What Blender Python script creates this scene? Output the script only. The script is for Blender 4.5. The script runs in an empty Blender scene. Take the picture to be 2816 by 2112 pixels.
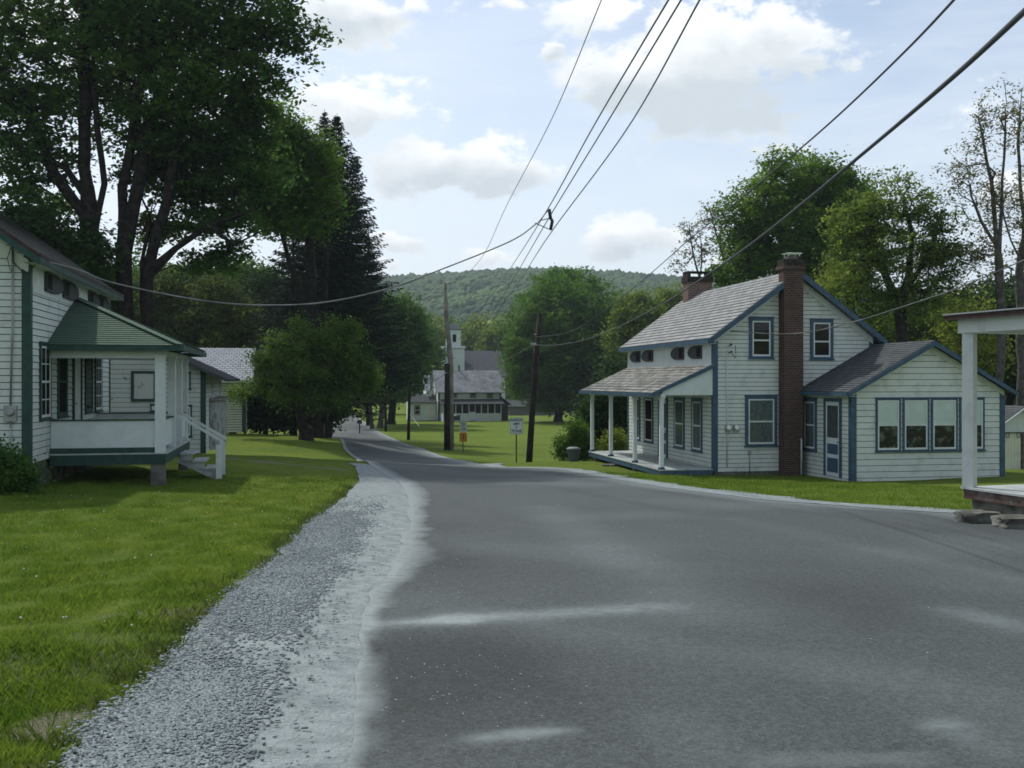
import bpy, math, random
import numpy as np
from mathutils import Vector, noise as mnoise
random.seed(7); RNG = np.random.default_rng(7)
S = bpy.context.scene
COL = S.collection
F, CX, HY = 2800.0, 1408.0, 1047.0      # focal length, image centre and eye level of the photograph (pixels)
R = math.radians
def X(px, Y): return (px - CX) / F * Y
def Z(py, Y): return (HY - py) / F * Y
def P(px, py, Y): return (X(px, Y), Y, Z(py, Y))

# ------------------------------------------------------------------ ground shape
_by = [-2000, -60, -30, 0, 8, 16, 24, 33, 46, 55, 64, 80, 100, 140, 200, 260, 300, 2000]
_bz = [1.0, -.5, -1.1, -1.6, -1.86, -2.2, -2.55, -3.0, -3.83, -4.2, -4.5, -4.95, -5.2, -5.58, -5.9, -5.9, -5.9, -5.9]
_ctl = [(-9.8, 20.7, -2.2, 4), (-7.5, 23.5, -2.5, 4), (-10.6, 35, -2.5, 6), (-15.7, 60, -3.0, 7), (-11.8, 58, -3.65, 4),
        (-22, 45, -2.6, 9), (-28, 70, -3.2, 12), (10.2, 30.5, -3.13, 4), (4.7, 32.7, -3.04, 3), (3.1, 41.4, -3.2, 3.5), (12, 36, -3.1, 6), (-16, 28, -2.2, 7)]
_ang = np.linspace(-math.pi, math.pi, 721)
def _ridge_el(az):
    px = CX + F * np.tan(np.clip(az, -.9, .9))
    e = np.interp(px, [-600, 0, 660, 1069, 1400, 1502, 1655, 1973, 2419, 2816, 3500], [300, 295, 287, 294, 316, 319, 310, 286, 256, 230, 240])
    return e / F * np.cos(np.clip(az, -.9, .9))
def ground(x, y):
    x = np.asarray(x, float); y = np.asarray(y, float)
    b = np.interp(y, _by, _bz)
    num = 0; den = 1.0
    for cx, cy, cz, r in _ctl:
        w = np.exp(-((x - cx) ** 2 + (y - cy) ** 2) / (r * r)) * 1.6
        num = num + w * (cz - np.interp(cy, _by, _bz)); den = den + w * .6
    g = b + num / den
    r = np.hypot(x, y); az = np.arctan2(x, y)
    H = _ridge_el(az) * 900 + 5.9 - 8
    t = np.clip((r - 290) / 610, 0, 1)
    up = t ** 1.25 * (1 - .25 * t) / .75
    fall = np.clip((r - 900) / 500, 0, 1); fall = fall * fall * (3 - 2 * fall)
    wob = 5 * np.sin(az * 17 + r * .011) * np.clip(t * 2, 0, 1) * (1 - np.clip((r - 700) / 150, 0, 1))
    return g + H * up * (1 - fall * .6) + wob
def G(x, y): return float(ground(x, y))
def hit(px, py):
    """where the sight line through a pixel of the photograph meets the ground"""
    t = (HY - py) / F; rx = (px - CX) / F
    ys = np.arange(2.0, 270, .02)
    d = ys * t - ground(ys * rx, ys)
    i = int(np.argmax(d <= 0)) if (d <= 0).any() else len(ys) - 1
    return (float(ys[i] * rx), float(ys[i]))

# ------------------------------------------------------------------ materials
def N(nt, t, **k):
    n = nt.nodes.new(t)
    for a, v in k.items():
        if a in n.inputs: n.inputs[a].default_value = v
        else: setattr(n, a, v)
    return n
def mat(name, col, rough=.8, spec=.3, var=0, vscale=3.0, col2=None, lo=.4, hi=.6, bump=0, bscale=40, metal=0, detail=6, coords='Object'):
    m = bpy.data.materials.new(name); m.use_nodes = True; nt = m.node_tree; b = nt.nodes['Principled BSDF']
    b.inputs['Roughness'].default_value = rough; b.inputs['Specular IOR Level'].default_value = spec; b.inputs['Metallic'].default_value = metal
    c = (*col, 1)
    b.inputs['Base Color'].default_value = c
    tc = N(nt, 'ShaderNodeTexCoord')
    if var or col2:
        nz = N(nt, 'ShaderNodeTexNoise'); nz.inputs['Scale'].default_value = vscale; nz.inputs['Detail'].default_value = detail; nz.inputs['Roughness'].default_value = .65
        nt.links.new(tc.outputs[coords], nz.inputs['Vector'])
        cr = N(nt, 'ShaderNodeValToRGB'); e = cr.color_ramp.elements
        e[0].position = lo; e[1].position = hi
        e[0].color = c; e[1].color = (*(col2 or tuple(min(1, v * (1 + var)) for v in col)), 1)
        if var and not col2: e[0].color = (*(v * (1 - var) for v in col), 1)
        nt.links.new(nz.outputs['Fac'], cr.inputs['Fac']); nt.links.new(cr.outputs['Color'], b.inputs['Base Color'])
    if bump:
        n2 = N(nt, 'ShaderNodeTexNoise'); n2.inputs['Scale'].default_value = bscale; n2.inputs['Detail'].default_value = 4
        nt.links.new(tc.outputs[coords], n2.inputs['Vector'])
        bp = N(nt, 'ShaderNodeBump'); bp.inputs['Strength'].default_value = bump; bp.inputs['Distance'].default_value = .02
        nt.links.new(n2.outputs['Fac'], bp.inputs['Height']); nt.links.new(bp.outputs['Normal'], b.inputs['Normal'])
    return m
def brickmat(name, c1, c2, mortar, w, h, msize=.012, rough=.9, bump=.4, wear=None, wlo=.55, whi=.7, wscale=1.2, off=.5):
    m = bpy.data.materials.new(name); m.use_nodes = True; nt = m.node_tree; b = nt.nodes['Principled BSDF']
    b.inputs['Roughness'].default_value = rough; b.inputs['Specular IOR Level'].default_value = .2
    tc = N(nt, 'ShaderNodeTexCoord')
    br = N(nt, 'ShaderNodeTexBrick'); br.offset = off
    for k, v in (('Color1', (*c1, 1)), ('Color2', (*c2, 1)), ('Mortar', (*mortar, 1)), ('Scale', 1.0), ('Mortar Size', msize), ('Brick Width', w), ('Row Height', h), ('Bias', 0.0), ('Mortar Smooth', .2)):
        br.inputs[k].default_value = v
    nt.links.new(tc.outputs['UV'], br.inputs['Vector'])
    nz = N(nt, 'ShaderNodeTexNoise'); nz.inputs['Scale'].default_value = wscale; nz.inputs['Detail'].default_value = 8; nz.inputs['Roughness'].default_value = .7
    nt.links.new(tc.outputs['UV'], nz.inputs['Vector'])
    cr = N(nt, 'ShaderNodeValToRGB'); e = cr.color_ramp.elements; e[0].position = wlo; e[1].position = whi; e[0].color = (0, 0, 0, 1)
    nt.links.new(nz.outputs['Fac'], cr.inputs['Fac'])
    mx = N(nt, 'ShaderNodeMix', data_type='RGBA'); mx.inputs['B'].default_value = (*(wear or mortar), 1)
    ml = N(nt, 'ShaderNodeMath', operation='MULTIPLY'); ml.inputs[1].default_value = .7
    nt.links.new(cr.outputs['Color'], ml.inputs[0]); nt.links.new(ml.outputs[0], mx.inputs['Factor'])
    nt.links.new(br.outputs['Color'], mx.inputs['A']); nt.links.new(mx.outputs['Result'], b.inputs['Base Color'])
    bp = N(nt, 'ShaderNodeBump'); bp.inputs['Strength'].default_value = bump; bp.inputs['Distance'].default_value = .015; bp.invert = True
    nt.links.new(br.outputs['Fac'], bp.inputs['Height']); nt.links.new(bp.outputs['Normal'], b.inputs['Normal'])
    return m
def leafmat(name, c1, c2, trans=.35, scale=.35):
    m = bpy.data.materials.new(name); m.use_nodes = True; nt = m.node_tree; nt.nodes.clear()
    out = N(nt, 'ShaderNodeOutputMaterial')
    ge = N(nt, 'ShaderNodeNewGeometry'); tc = N(nt, 'ShaderNodeTexCoord')
    nz = N(nt, 'ShaderNodeTexNoise'); nz.inputs['Scale'].default_value = scale; nz.inputs['Detail'].default_value = 3
    nt.links.new(tc.outputs['Object'], nz.inputs['Vector'])
    ad = N(nt, 'ShaderNodeMath', operation='MULTIPLY_ADD'); ad.inputs[1].default_value = 2.4; ad.inputs[2].default_value = -.95
    nt.links.new(nz.outputs['Fac'], ad.inputs[0])
    a2 = N(nt, 'ShaderNodeMath', operation='MULTIPLY_ADD'); a2.inputs[1].default_value = .5; a2.use_clamp = True
    nt.links.new(ge.outputs['Random Per Island'], a2.inputs[0]); nt.links.new(ad.outputs[0], a2.inputs[2])
    mx = N(nt, 'ShaderNodeMix', data_type='RGBA'); mx.inputs['A'].default_value = (*c1, 1); mx.inputs['B'].default_value = (*c2, 1)
    nt.links.new(a2.outputs[0], mx.inputs['Factor'])
    d = N(nt, 'ShaderNodeBsdfPrincipled'); d.inputs['Roughness'].default_value = .75; d.inputs['Specular IOR Level'].default_value = .10
    t = N(nt, 'ShaderNodeBsdfTranslucent'); ms = N(nt, 'ShaderNodeMixShader'); ms.inputs[0].default_value = trans
    hs = N(nt, 'ShaderNodeHueSaturation'); hs.inputs['Hue'].default_value = .485; hs.inputs['Value'].default_value = 1.2
    nt.links.new(mx.outputs['Result'], d.inputs['Base Color']); nt.links.new(mx.outputs['Result'], hs.inputs['Color']); nt.links.new(hs.outputs[0], t.inputs['Color'])
    nt.links.new(d.outputs[0], ms.inputs[1]); nt.links.new(t.outputs[0], ms.inputs[2]); nt.links.new(ms.outputs[0], out.inputs['Surface'])
    return m
def glassmat(name, tint=(.9, .95, .95), refl=.25):
    m = bpy.data.materials.new(name); m.use_nodes = True; nt = m.node_tree; nt.nodes.clear()
    out = N(nt, 'ShaderNodeOutputMaterial'); g = N(nt, 'ShaderNodeBsdfGlossy'); g.inputs['Roughness'].default_value = .03
    t = N(nt, 'ShaderNodeBsdfTransparent'); t.inputs[0].default_value = (*tint, 1); ms = N(nt, 'ShaderNodeMixShader')
    fr = N(nt, 'ShaderNodeFresnel'); fr.inputs[0].default_value = 1.5
    ma = N(nt, 'ShaderNodeMath', operation='MULTIPLY_ADD'); ma.inputs[1].default_value = .5; ma.inputs[2].default_value = .01
    nt.links.new(fr.outputs[0], ma.inputs[0]); nt.links.new(ma.outputs[0], ms.inputs[0])
    nt.links.new(t.outputs[0], ms.inputs[1]); nt.links.new(g.outputs[0], ms.inputs[2]); nt.links.new(ms.outputs[0], out.inputs['Surface'])
    return m
M = {}
M['white'] = mat('white_paint', (.60, .645, .60), .65, .25, col2=(.36, .40, .35), vscale=2.2, lo=.5, hi=.82, bump=.2, bscale=60, detail=12)
M['white_old'] = mat('peeling_white_paint', (.55, .59, .54), .8, .2, col2=(.22, .22, .2), vscale=3.2, lo=.6, hi=.66, bump=.3, bscale=50, detail=10)
M['cream'] = mat('cream_paint', (.58, .60, .47), .7, .2, var=.08, vscale=2)
M['porch_white'] = mat('porch_white_paint', (.60, .655, .645), .55, .3, var=.05, vscale=3)
M['floor'] = mat('porch_floor_paint', (.42, .46, .445), .7, .2, col2=(.24, .26, .25), vscale=3, lo=.5, hi=.7)
M['blue'] = mat('blue_trim_paint', (.040, .085, .13), .55, .35, var=.18, vscale=5, bump=.1)
M['green'] = mat('green_trim_paint', (.022, .062, .048), .6, .3, var=.2, vscale=5, bump=.1)
M['red'] = mat('red_trim_paint', (.048, .029, .027), .7, .25, var=.3, vscale=6)
M['redboard'] = mat('worn_red_boards', (.085, .052, .045), .85, .2, col2=(.18, .165, .145), vscale=4, lo=.45, hi=.65, bump=.3)
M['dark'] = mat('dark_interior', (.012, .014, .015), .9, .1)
M['dark2'] = mat('dark_screen', (.055, .06, .062), .75, .25, var=.25, vscale=8)
M['glass'] = glassmat('window_glass')
M['curtain'] = mat('lace_curtain', (.17, .2, .19), .9, .1, col2=(.09, .11, .1), vscale=22, lo=.45, hi=.6)
M['shade_cloth'] = mat('dim_interior_cloth', (.035, .035, .028), .9, .1, col2=(.17, .18, .15), vscale=3.2, lo=.5, hi=.62)
M['blind'] = mat('roller_blind', (.74, .80, .74), .8, .2, var=.04, vscale=2)
M['sash'] = mat('sash_paint', (.62, .67, .65), .5, .3, var=.05, vscale=3)
M['shake'] = brickmat('weathered_wood_shingles', (.235, .245, .24), (.36, .372, .365), (.055, .057, .052), .27, .21, .016, wear=(.17, .175, .155), wlo=.52, whi=.8, wscale=2.4)
M['shake2'] = brickmat('mossy_wood_shingles', (.145, .15, .138), (.36, .365, .335), (.045, .045, .04), .27, .21, .018, wear=(.10, .11, .07), wlo=.48, whi=.66, wscale=1.6)
M['asphalt_sh'] = brickmat('dark_roof_shingles', (.060, .070, .072), (.095, .108, .110), (.04, .04, .04), .3, .13, .008, wear=(.12, .13, .13), wscale=.8)
M['green_sh'] = brickmat('green_roof_shingles', (.068, .115, .080), (.088, .142, .10), (.04, .07, .05), .3, .115, .005, wear=(.09, .17, .12), wscale=1.5)
M['grey_sh'] = brickmat('pale_grey_shingles', (.36, .39, .42), (.48, .51, .54), (.16, .18, .2), .3, .24, .03, wear=(.32, .34, .36), wscale=.6)
M['old_sh'] = brickmat('blotchy_grey_shingles', (.27, .29, .31), (.38, .4, .42), (.14, .15, .16), .3, .24, .02, wear=(.12, .12, .11), wlo=.45, whi=.62, wscale=.5)
M['church_sh'] = brickmat('church_roof_shingles', (.085, .09, .1), (.11, .115, .13), (.06, .06, .07), .3, .3, .02)
M['brick'] = brickmat('red_brick', (.098, .048, .035), (.052, .030, .025), (.125, .108, .095), .21, .072, .011, wear=(.05, .035, .03), wlo=.5, whi=.75, wscale=2.2)
M['brick2'] = brickmat('chimney_brick', (.18, .07, .05), (.09, .036, .03), (.27, .245, .22), .21, .072, .012, wear=(.06, .04, .04), wlo=.5, whi=.8, wscale=2)
M['soot'] = mat('sooty_brick', (.04, .035, .03), .95, .1, var=.4, vscale=8, bump=.4)
M['stone'] = mat('field_stone', (.14, .14, .12), .9, .2, var=.45, vscale=2.5, bump=.6, bscale=9)
M['bay'] = mat('weathered_bay_boards', (.34, .36, .33), .9, .1, col2=(.15, .15, .14), vscale=2.5, lo=.5, hi=.62, bump=.3, detail=10)
M['groove_shade'] = mat('groove_shade_paint', (.045, .05, .045), .95, .05)  # wall core painted dark to stand for shade in the grooves between boards
M['concrete'] = mat('concrete', (.13, .125, .11), .9, .2, var=.25, vscale=4, bump=.3)
M['pole'] = mat('tarred_pole_wood', (.026, .022, .019), .85, .2, var=.35, vscale=3, bump=.4, bscale=30)
M['pole_grey'] = mat('grey_pole_wood', (.21, .2, .18), .85, .2, var=.25, vscale=2, bump=.4, bscale=30)
M['wire'] = mat('aluminium_wire', (.16, .18, .2), .5, .5, metal=.3)
M['cable'] = mat('black_cable', (.045, .05, .06), .5, .4)
M['cable_grey'] = mat('grey_cable', (.12, .13, .13), .6, .4, var=.4, vscale=2)
M['metal'] = mat('grey_metal', (.32, .34, .33), .5, .5, metal=.5, var=.1)
M['steel'] = mat('bright_steel', (.75, .78, .8), .3, .5, metal=.7)
M['postrust'] = mat('rusty_sign_post', (.07, .06, .045), .8, .3, var=.3, vscale=9)
M['signwhite'] = mat('sign_white', (.55, .63, .6), .5, .4, var=.05)
M['signgrey'] = mat('sign_faded_white', (.42, .46, .45), .55, .4, var=.08)
M['signorange'] = mat('sign_orange', (.42, .17, .01), .5, .4, var=.15, vscale=5)
M['black'] = mat('sign_black', (.015, .015, .015), .6, .3)
M['bin'] = mat('bin_plastic', (.085, .1, .105), .6, .35, var=.1)
M['binlid'] = mat('bin_lid', (.17, .19, .185), .6, .35, var=.1)
M['bark'] = mat('dark_bark', (.026, .023, .020), .95, .1, var=.45, vscale=4, bump=.8, bscale=14)
M['barkg'] = mat('grey_bark', (.085, .08, .075), .95, .1, var=.35, vscale=4, bump=.6, bscale=14)
M['l_maple'] = leafmat('maple_leaves', (.032, .092, .024), (.10, .20, .032), .48)
M['l_dark'] = leafmat('dark_leaves', (.018, .048, .014), (.045, .10, .02), .35)
M['l_bright'] = leafmat('bright_leaves', (.036, .105, .016), (.14, .26, .03), .46)
M['l_deep'] = leafmat('deep_green_leaves', (.028, .095, .016), (.11, .23, .028), .45, .5)
M['l_thicket'] = leafmat('thicket_leaves', (.022, .055, .014), (.11, .15, .025), .4, .6)
M['l_yellow'] = leafmat('yellow_green_leaves', (.10, .17, .025), (.27, .32, .045), .48)
M['l_olive'] = leafmat('olive_leaves', (.05, .11, .018), (.18, .26, .04), .5)
M['l_apple'] = leafmat('apple_leaves', (.036, .09, .016), (.14, .24, .04), .42, .9)
M['l_sparse'] = leafmat('young_bronze_leaves', (.10, .12, .05), (.17, .17, .07), .4)
M['l_spruce'] = leafmat('spruce_needles', (.010, .026, .014), (.022, .045, .022), .1)

# ground with grass, dirt patches given by an attribute
def groundmat():
    m = bpy.data.materials.new('lawn_ground'); m.use_nodes = True; nt = m.node_tree; b = nt.nodes['Principled BSDF']
    b.inputs['Roughness'].default_value = .95; b.inputs['Specular IOR Level'].default_value = .1
    tc = N(nt, 'ShaderNodeTexCoord')
    def nz(s, d=6, r=.6):
        n = N(nt, 'ShaderNodeTexNoise'); n.inputs['Scale'].default_value = s; n.inputs['Detail'].default_value = d; n.inputs['Roughness'].default_value = r
        nt.links.new(tc.outputs['Object'], n.inputs['Vector']); return n
    a, c, e, k = nz(.28, 5), nz(2.6, 6, .7), nz(45, 3, .7), nz(1.1, 8, .7)
    def ramp(src, p0, c0, p1, c1):
        r = N(nt, 'ShaderNodeValToRGB'); q = r.color_ramp.elements; q[0].position = p0; q[1].position = p1; q[0].color = (*c0, 1); q[1].color = (*c1, 1)
        nt.links.new(src, r.inputs['Fac']); return r
    def mix(f, A, B, v=None):
        x = N(nt, 'ShaderNodeMix', data_type='RGBA')
        if f is not None: nt.links.new(f, x.inputs['Factor'])
        else: x.inputs['Factor'].default_value = v
        nt.links.new(A, x.inputs['A'])
        if isinstance(B, tuple): x.inputs['B'].default_value = (*B, 1)
        else: nt.links.new(B, x.inputs['B'])
        return x.outputs['Result']
    base = ramp(a.outputs['Fac'], .38, (.075, .155, .018), .62, (.165, .235, .028))
    fine = ramp(c.outputs['Fac'], .35, (.045, .095, .010), .7, (.215, .235, .04))
    g1 = mix(None, base.outputs['Color'], fine.outputs['Color'], .45)
    sp = ramp(e.outputs['Fac'], .35, (.07, .12, .006), .7, (.18, .22, .025))
    g2 = mix(None, g1, sp.outputs['Color'], .35)
    at = N(nt, 'ShaderNodeAttribute'); at.attribute_name = 'dirt'
    ad = N(nt, 'ShaderNodeMath', operation='ADD'); nt.links.new(at.outputs['Fac'], ad.inputs[0]); nt.links.new(k.outputs['Fac'], ad.inputs[1])
    dr = ramp(ad.outputs[0], .84, (0, 0, 0), 1.0, (1, 1, 1))
    dcol = ramp(e.outputs['Fac'], .3, (.115, .115, .065), .7, (.23, .225, .16))
    g3 = mix(dr.outputs['Color'], g2, dcol.outputs['Color'])
    nt.links.new(g3, b.inputs['Base Color'])
    bp = N(nt, 'ShaderNodeBump'); bp.inputs['Strength'].default_value = .9; bp.inputs['Distance'].default_value = .05
    nt.links.new(e.outputs['Fac'], bp.inputs['Height']); nt.links.new(bp.outputs['Normal'], b.inputs['Normal'])
    return m
M['ground'] = groundmat()
def roadmat():
    m = bpy.data.materials.new('asphalt'); m.use_nodes = True; nt = m.node_tree; b = nt.nodes['Principled BSDF']
    b.inputs['Roughness'].default_value = .8; b.inputs['Specular IOR Level'].default_value = .2
    tc = N(nt, 'ShaderNodeTexCoord')
    def nz(s, d=6, r=.6, sc=None):
        n = N(nt, 'ShaderNodeTexNoise'); n.inputs['Scale'].default_value = s; n.inputs['Detail'].default_value = d; n.inputs['Roughness'].default_value = r
        if sc:
            mp = N(nt, 'ShaderNodeMapping'); mp.inputs['Scale'].default_value = sc; mp.inputs['Rotation'].default_value = (0, 0, R(35))
            nt.links.new(tc.outputs['Object'], mp.inputs['Vector']); nt.links.new(mp.outputs[0], n.inputs['Vector'])
        else: nt.links.new(tc.outputs['Object'], n.inputs['Vector'])
        return n
    big = nz(.5, 5, .6, (1, .25, 1)); fine = nz(70, 3, .85); mid = nz(9, 6, .75)
    r1 = N(nt, 'ShaderNodeValToRGB'); e = r1.color_ramp.elements; e[0].position = .3; e[1].position = .72; e[0].color = (.031, .039, .038, 1); e[1].color = (.058, .070, .068, 1)
    nt.links.new(big.outputs['Fac'], r1.inputs['Fac'])
    r2 = N(nt, 'ShaderNodeValToRGB'); e = r2.color_ramp.elements; e[0].position = .33; e[1].position = .67; e[0].color = (.012, .014, .014, 1); e[1].color = (.15, .172, .166, 1)
    nt.links.new(fine.outputs['Fac'], r2.inputs['Fac'])
    mx = N(nt, 'ShaderNodeMix', data_type='RGBA'); mx.inputs['Factor'].default_value = .55
    nt.links.new(r1.outputs['Color'], mx.inputs['A']); nt.links.new(r2.outputs['Color'], mx.inputs['B'])
    at = N(nt, 'ShaderNodeAttribute'); at.attribute_name = 'dust'
    md = N(nt, 'ShaderNodeMath', operation='MULTIPLY_ADD'); md.inputs[1].default_value = 2.2; md.inputs[2].default_value = -.1
    nt.links.new(mid.outputs['Fac'], md.inputs[0])
    coarse = nz(24, 4, .8); r4 = N(nt, 'ShaderNodeValToRGB'); e = r4.color_ramp.elements; e[0].position = .36; e[1].position = .62; e[0].color = (.62, .62, .62, 1); e[1].color = (1.25, 1.25, 1.25, 1)
    nt.links.new(coarse.outputs['Fac'], r4.inputs['Fac']); m5 = N(nt, 'ShaderNodeMix', data_type='RGBA'); m5.blend_type = 'MULTIPLY'; m5.inputs['Factor'].default_value = 1
    nt.links.new(mx.outputs['Result'], m5.inputs['A']); nt.links.new(r4.outputs['Color'], m5.inputs['B']); mx = m5
    mu = N(nt, 'ShaderNodeMath', operation='MULTIPLY'); mu.use_clamp = True
    nt.links.new(md.outputs[0], mu.inputs[0]); nt.links.new(at.outputs['Fac'], mu.inputs[1])
    m2 = N(nt, 'ShaderNodeMix', data_type='RGBA'); m2.inputs['B'].default_value = (.25, .29, .285, 1)
    nt.links.new(mu.outputs[0], m2.inputs['Factor']); nt.links.new(mx.outputs['Result'], m2.inputs['A'])
    # darker bare asphalt where the second attribute says no dust has settled
    a3 = N(nt, 'ShaderNodeAttribute'); a3.attribute_name = 'clean'
    m3 = N(nt, 'ShaderNodeMix', data_type='RGBA'); m3.blend_type = 'MULTIPLY'; m3.inputs['B'].default_value = (.5, .5, .5, 1)
    nt.links.new(a3.outputs['Fac'], m3.inputs['Factor']); nt.links.new(m2.outputs['Result'], m3.inputs['A'])
    nt.links.new(m3.outputs['Result'], b.inputs['Base Color'])
    bp = N(nt, 'ShaderNodeBump'); bp.inputs['Strength'].default_value = .5; bp.inputs['Distance'].default_value = .006
    nt.links.new(fine.outputs['Fac'], bp.inputs['Height']); nt.links.new(bp.outputs['Normal'], b.inputs['Normal'])
    return m
M['road'] = roadmat()
M['gravel'] = mat('crushed_stone_dust', (.15, .18, .18), .95, .15, col2=(.275, .315, .31), vscale=6, lo=.3, hi=.58, bump=1.0, bscale=38, detail=12)
def stonemat():
    m = bpy.data.materials.new('crushed_stone'); m.use_nodes = True; nt = m.node_tree; b = nt.nodes['Principled BSDF']
    b.inputs['Roughness'].default_value = .85
    ge = N(nt, 'ShaderNodeNewGeometry'); cr = N(nt, 'ShaderNodeValToRGB'); e = cr.color_ramp.elements
    e[0].color = (.095, .125, .128, 1); e[1].color = (.27, .315, .315, 1)
    nt.links.new(ge.outputs['Random Per Island'], cr.inputs['Fac']); nt.links.new(cr.outputs['Color'], b.inputs['Base Color'])
    return m
M['stones'] = stonemat()
M['blade'] = leafmat('grass_blades', (.07, .155, .016), (.185, .275, .036), .45, 1.2)
M['fluff'] = mat('dandelion_clock', (.6, .6, .55), .9, .1)
M['yellowfl'] = mat('dandelion_flower', (.6, .4, .02), .8, .1)

# ------------------------------------------------------------------ mesh helpers
def link(o, parent=None):
    COL.objects.link(o)
    if parent is not None: o.parent = parent
    return o
def tag(o, label=None, cat=None, group=None, kind=None):
    if label: o['label'] = label
    if cat: o['category'] = cat
    if group: o['group'] = group
    if kind: o['kind'] = kind
    return o
def empty(name, loc, rz=0, **k):
    o = bpy.data.objects.new(name, None); o.empty_display_size = .3; COL.objects.link(o); o.location = loc; o.rotation_euler = (0, 0, rz)
    return tag(o, **k)
def npmesh(name, V, Fq, nper, material, smooth=False):
    me = bpy.data.meshes.new(name); V = np.asarray(V, np.float32); Fq = np.asarray(Fq, np.int32)
    me.vertices.add(len(V)); me.vertices.foreach_set('co', V.ravel())
    nf = len(Fq); me.loops.add(nf * nper); me.loops.foreach_set('vertex_index', Fq.ravel())
    me.polygons.add(nf); me.polygons.foreach_set('loop_start', np.arange(nf, dtype=np.int32) * nper)
    if smooth: me.polygons.foreach_set('use_smooth', np.ones(nf, bool))
    me.update(calc_edges=True); me.materials.append(material); return me
class MB:
    def __init__(s): s.v = []; s.f = []; s.uv = []; s.sm = []
    def face(s, pts, uv=None, sm=False):
        i = len(s.v); s.v += [tuple(p) for p in pts]; s.f.append(tuple(range(i, i + len(pts)))); s.sm.append(sm)
        if uv is None:
            a = Vector(pts[1]) - Vector(pts[0]); b = Vector(pts[-1]) - Vector(pts[0]); n = a.cross(b)
            n = (abs(n.x), abs(n.y), abs(n.z)); k = n.index(max(n))
            uv = [((p[1], p[2]) if k == 0 else (p[0], p[2]) if k == 1 else (p[0], p[1])) for p in pts]
        s.uv.append(uv)
    def hexa(s, b, t):
        """eight corners: four below, four above (both counter-clockwise seen from above)"""
        s.face([b[3], b[2], b[1], b[0]]); s.face(t)
        for i in range(4):
            j = (i + 1) % 4; s.face([b[i], b[j], t[j], t[i]])
    def box(s, x0, x1, y0, y1, z0, z1):
        if x0 > x1: x0, x1 = x1, x0
        if y0 > y1: y0, y1 = y1, y0
        if z0 > z1: z0, z1 = z1, z0
        s.hexa([(x0, y0, z0), (x1, y0, z0), (x1, y1, z0), (x0, y1, z0)], [(x0, y0, z1), (x1, y0, z1), (x1, y1, z1), (x0, y1, z1)])
    def bar(s, a, b, w, h, up=(0, 0, 1)):
        a = Vector(a); b = Vector(b); d = (b - a).normalized(); u = Vector(up); r = d.cross(u).normalized() * (w / 2); u = r.cross(d).normalized() * (h / 2)
        A = [a - r - u, a + r - u, a + r + u, a - r + u]; B = [b - r - u, b + r - u, b + r + u, b - r + u]
        s.face([A[3], A[2], A[1], A[0]]); s.face(B)
        for i in range(4):
            j = (i + 1) % 4; s.face([A[i], A[j], B[j], B[i]])
    def slab(s, pts, n, t):
        """polygon pts given thickness t along -n"""
        n = Vector(n).normalized() * t; q = [Vector(p) for p in pts]; w = [p - n for p in q]
        # UV in metres along the slope
        e = (q[1] - q[0]).normalized(); f = n.normalized().cross(e)
        s.face(q, [(p.dot(e), p.dot(f)) for p in q]); s.face(w[::-1])
        for i in range(len(q)):
            j = (i + 1) % len(q); s.face([q[i], w[i], w[j], q[j]])
    def tube(s, pts, rad, n=8, cap=True, sm=True):
        pts = [Vector(p) for p in pts]; rings = []
        if not hasattr(rad, '__len__'): rad = [rad] * len(pts)
        for i, p in enumerate(pts):
            d = (pts[min(i + 1, len(pts) - 1)] - pts[max(i - 1, 0)]).normalized()
            a = d.orthogonal() if i == 0 else ref - d * ref.dot(d)
            a.normalize(); ref = a; b = d.cross(a)
            rings.append([p + (a * math.cos(2 * math.pi * k / n) + b * math.sin(2 * math.pi * k / n)) * rad[i] for k in range(n)])
        i0 = len(s.v)
        for r in rings: s.v += [tuple(q) for q in r]
        for i in range(len(rings) - 1):
            for k in range(n):
                k2 = (k + 1) % n
                s.f.append((i0 + i * n + k, i0 + i * n + k2, i0 + (i + 1) * n + k2, i0 + (i + 1) * n + k)); s.uv.append([(0, 0), (1, 0), (1, 1), (0, 1)]); s.sm.append(sm)
        if cap:
            s.f.append(tuple(i0 + k for k in range(n))[::-1]); s.uv.append([(0, 0)] * n); s.sm.append(False)
            s.f.append(tuple(i0 + (len(rings) - 1) * n + k for k in range(n))); s.uv.append([(0, 0)] * n); s.sm.append(False)
    def build(s, name, m, parent=None, dz=0, loc=None):
        me = bpy.data.meshes.new(name); me.from_pydata([(p[0], p[1], p[2] - dz) for p in s.v], [], s.f)
        uvl = me.uv_layers.new(name='UVMap'); uvl.data.foreach_set('uv', [c for f in s.uv for q in f for c in q])
        me.polygons.foreach_set('use_smooth', s.sm); me.materials.append(m); me.update()
        o = bpy.data.objects.new(name, me); link(o, parent)
        if loc: o.location = loc
        return o

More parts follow.
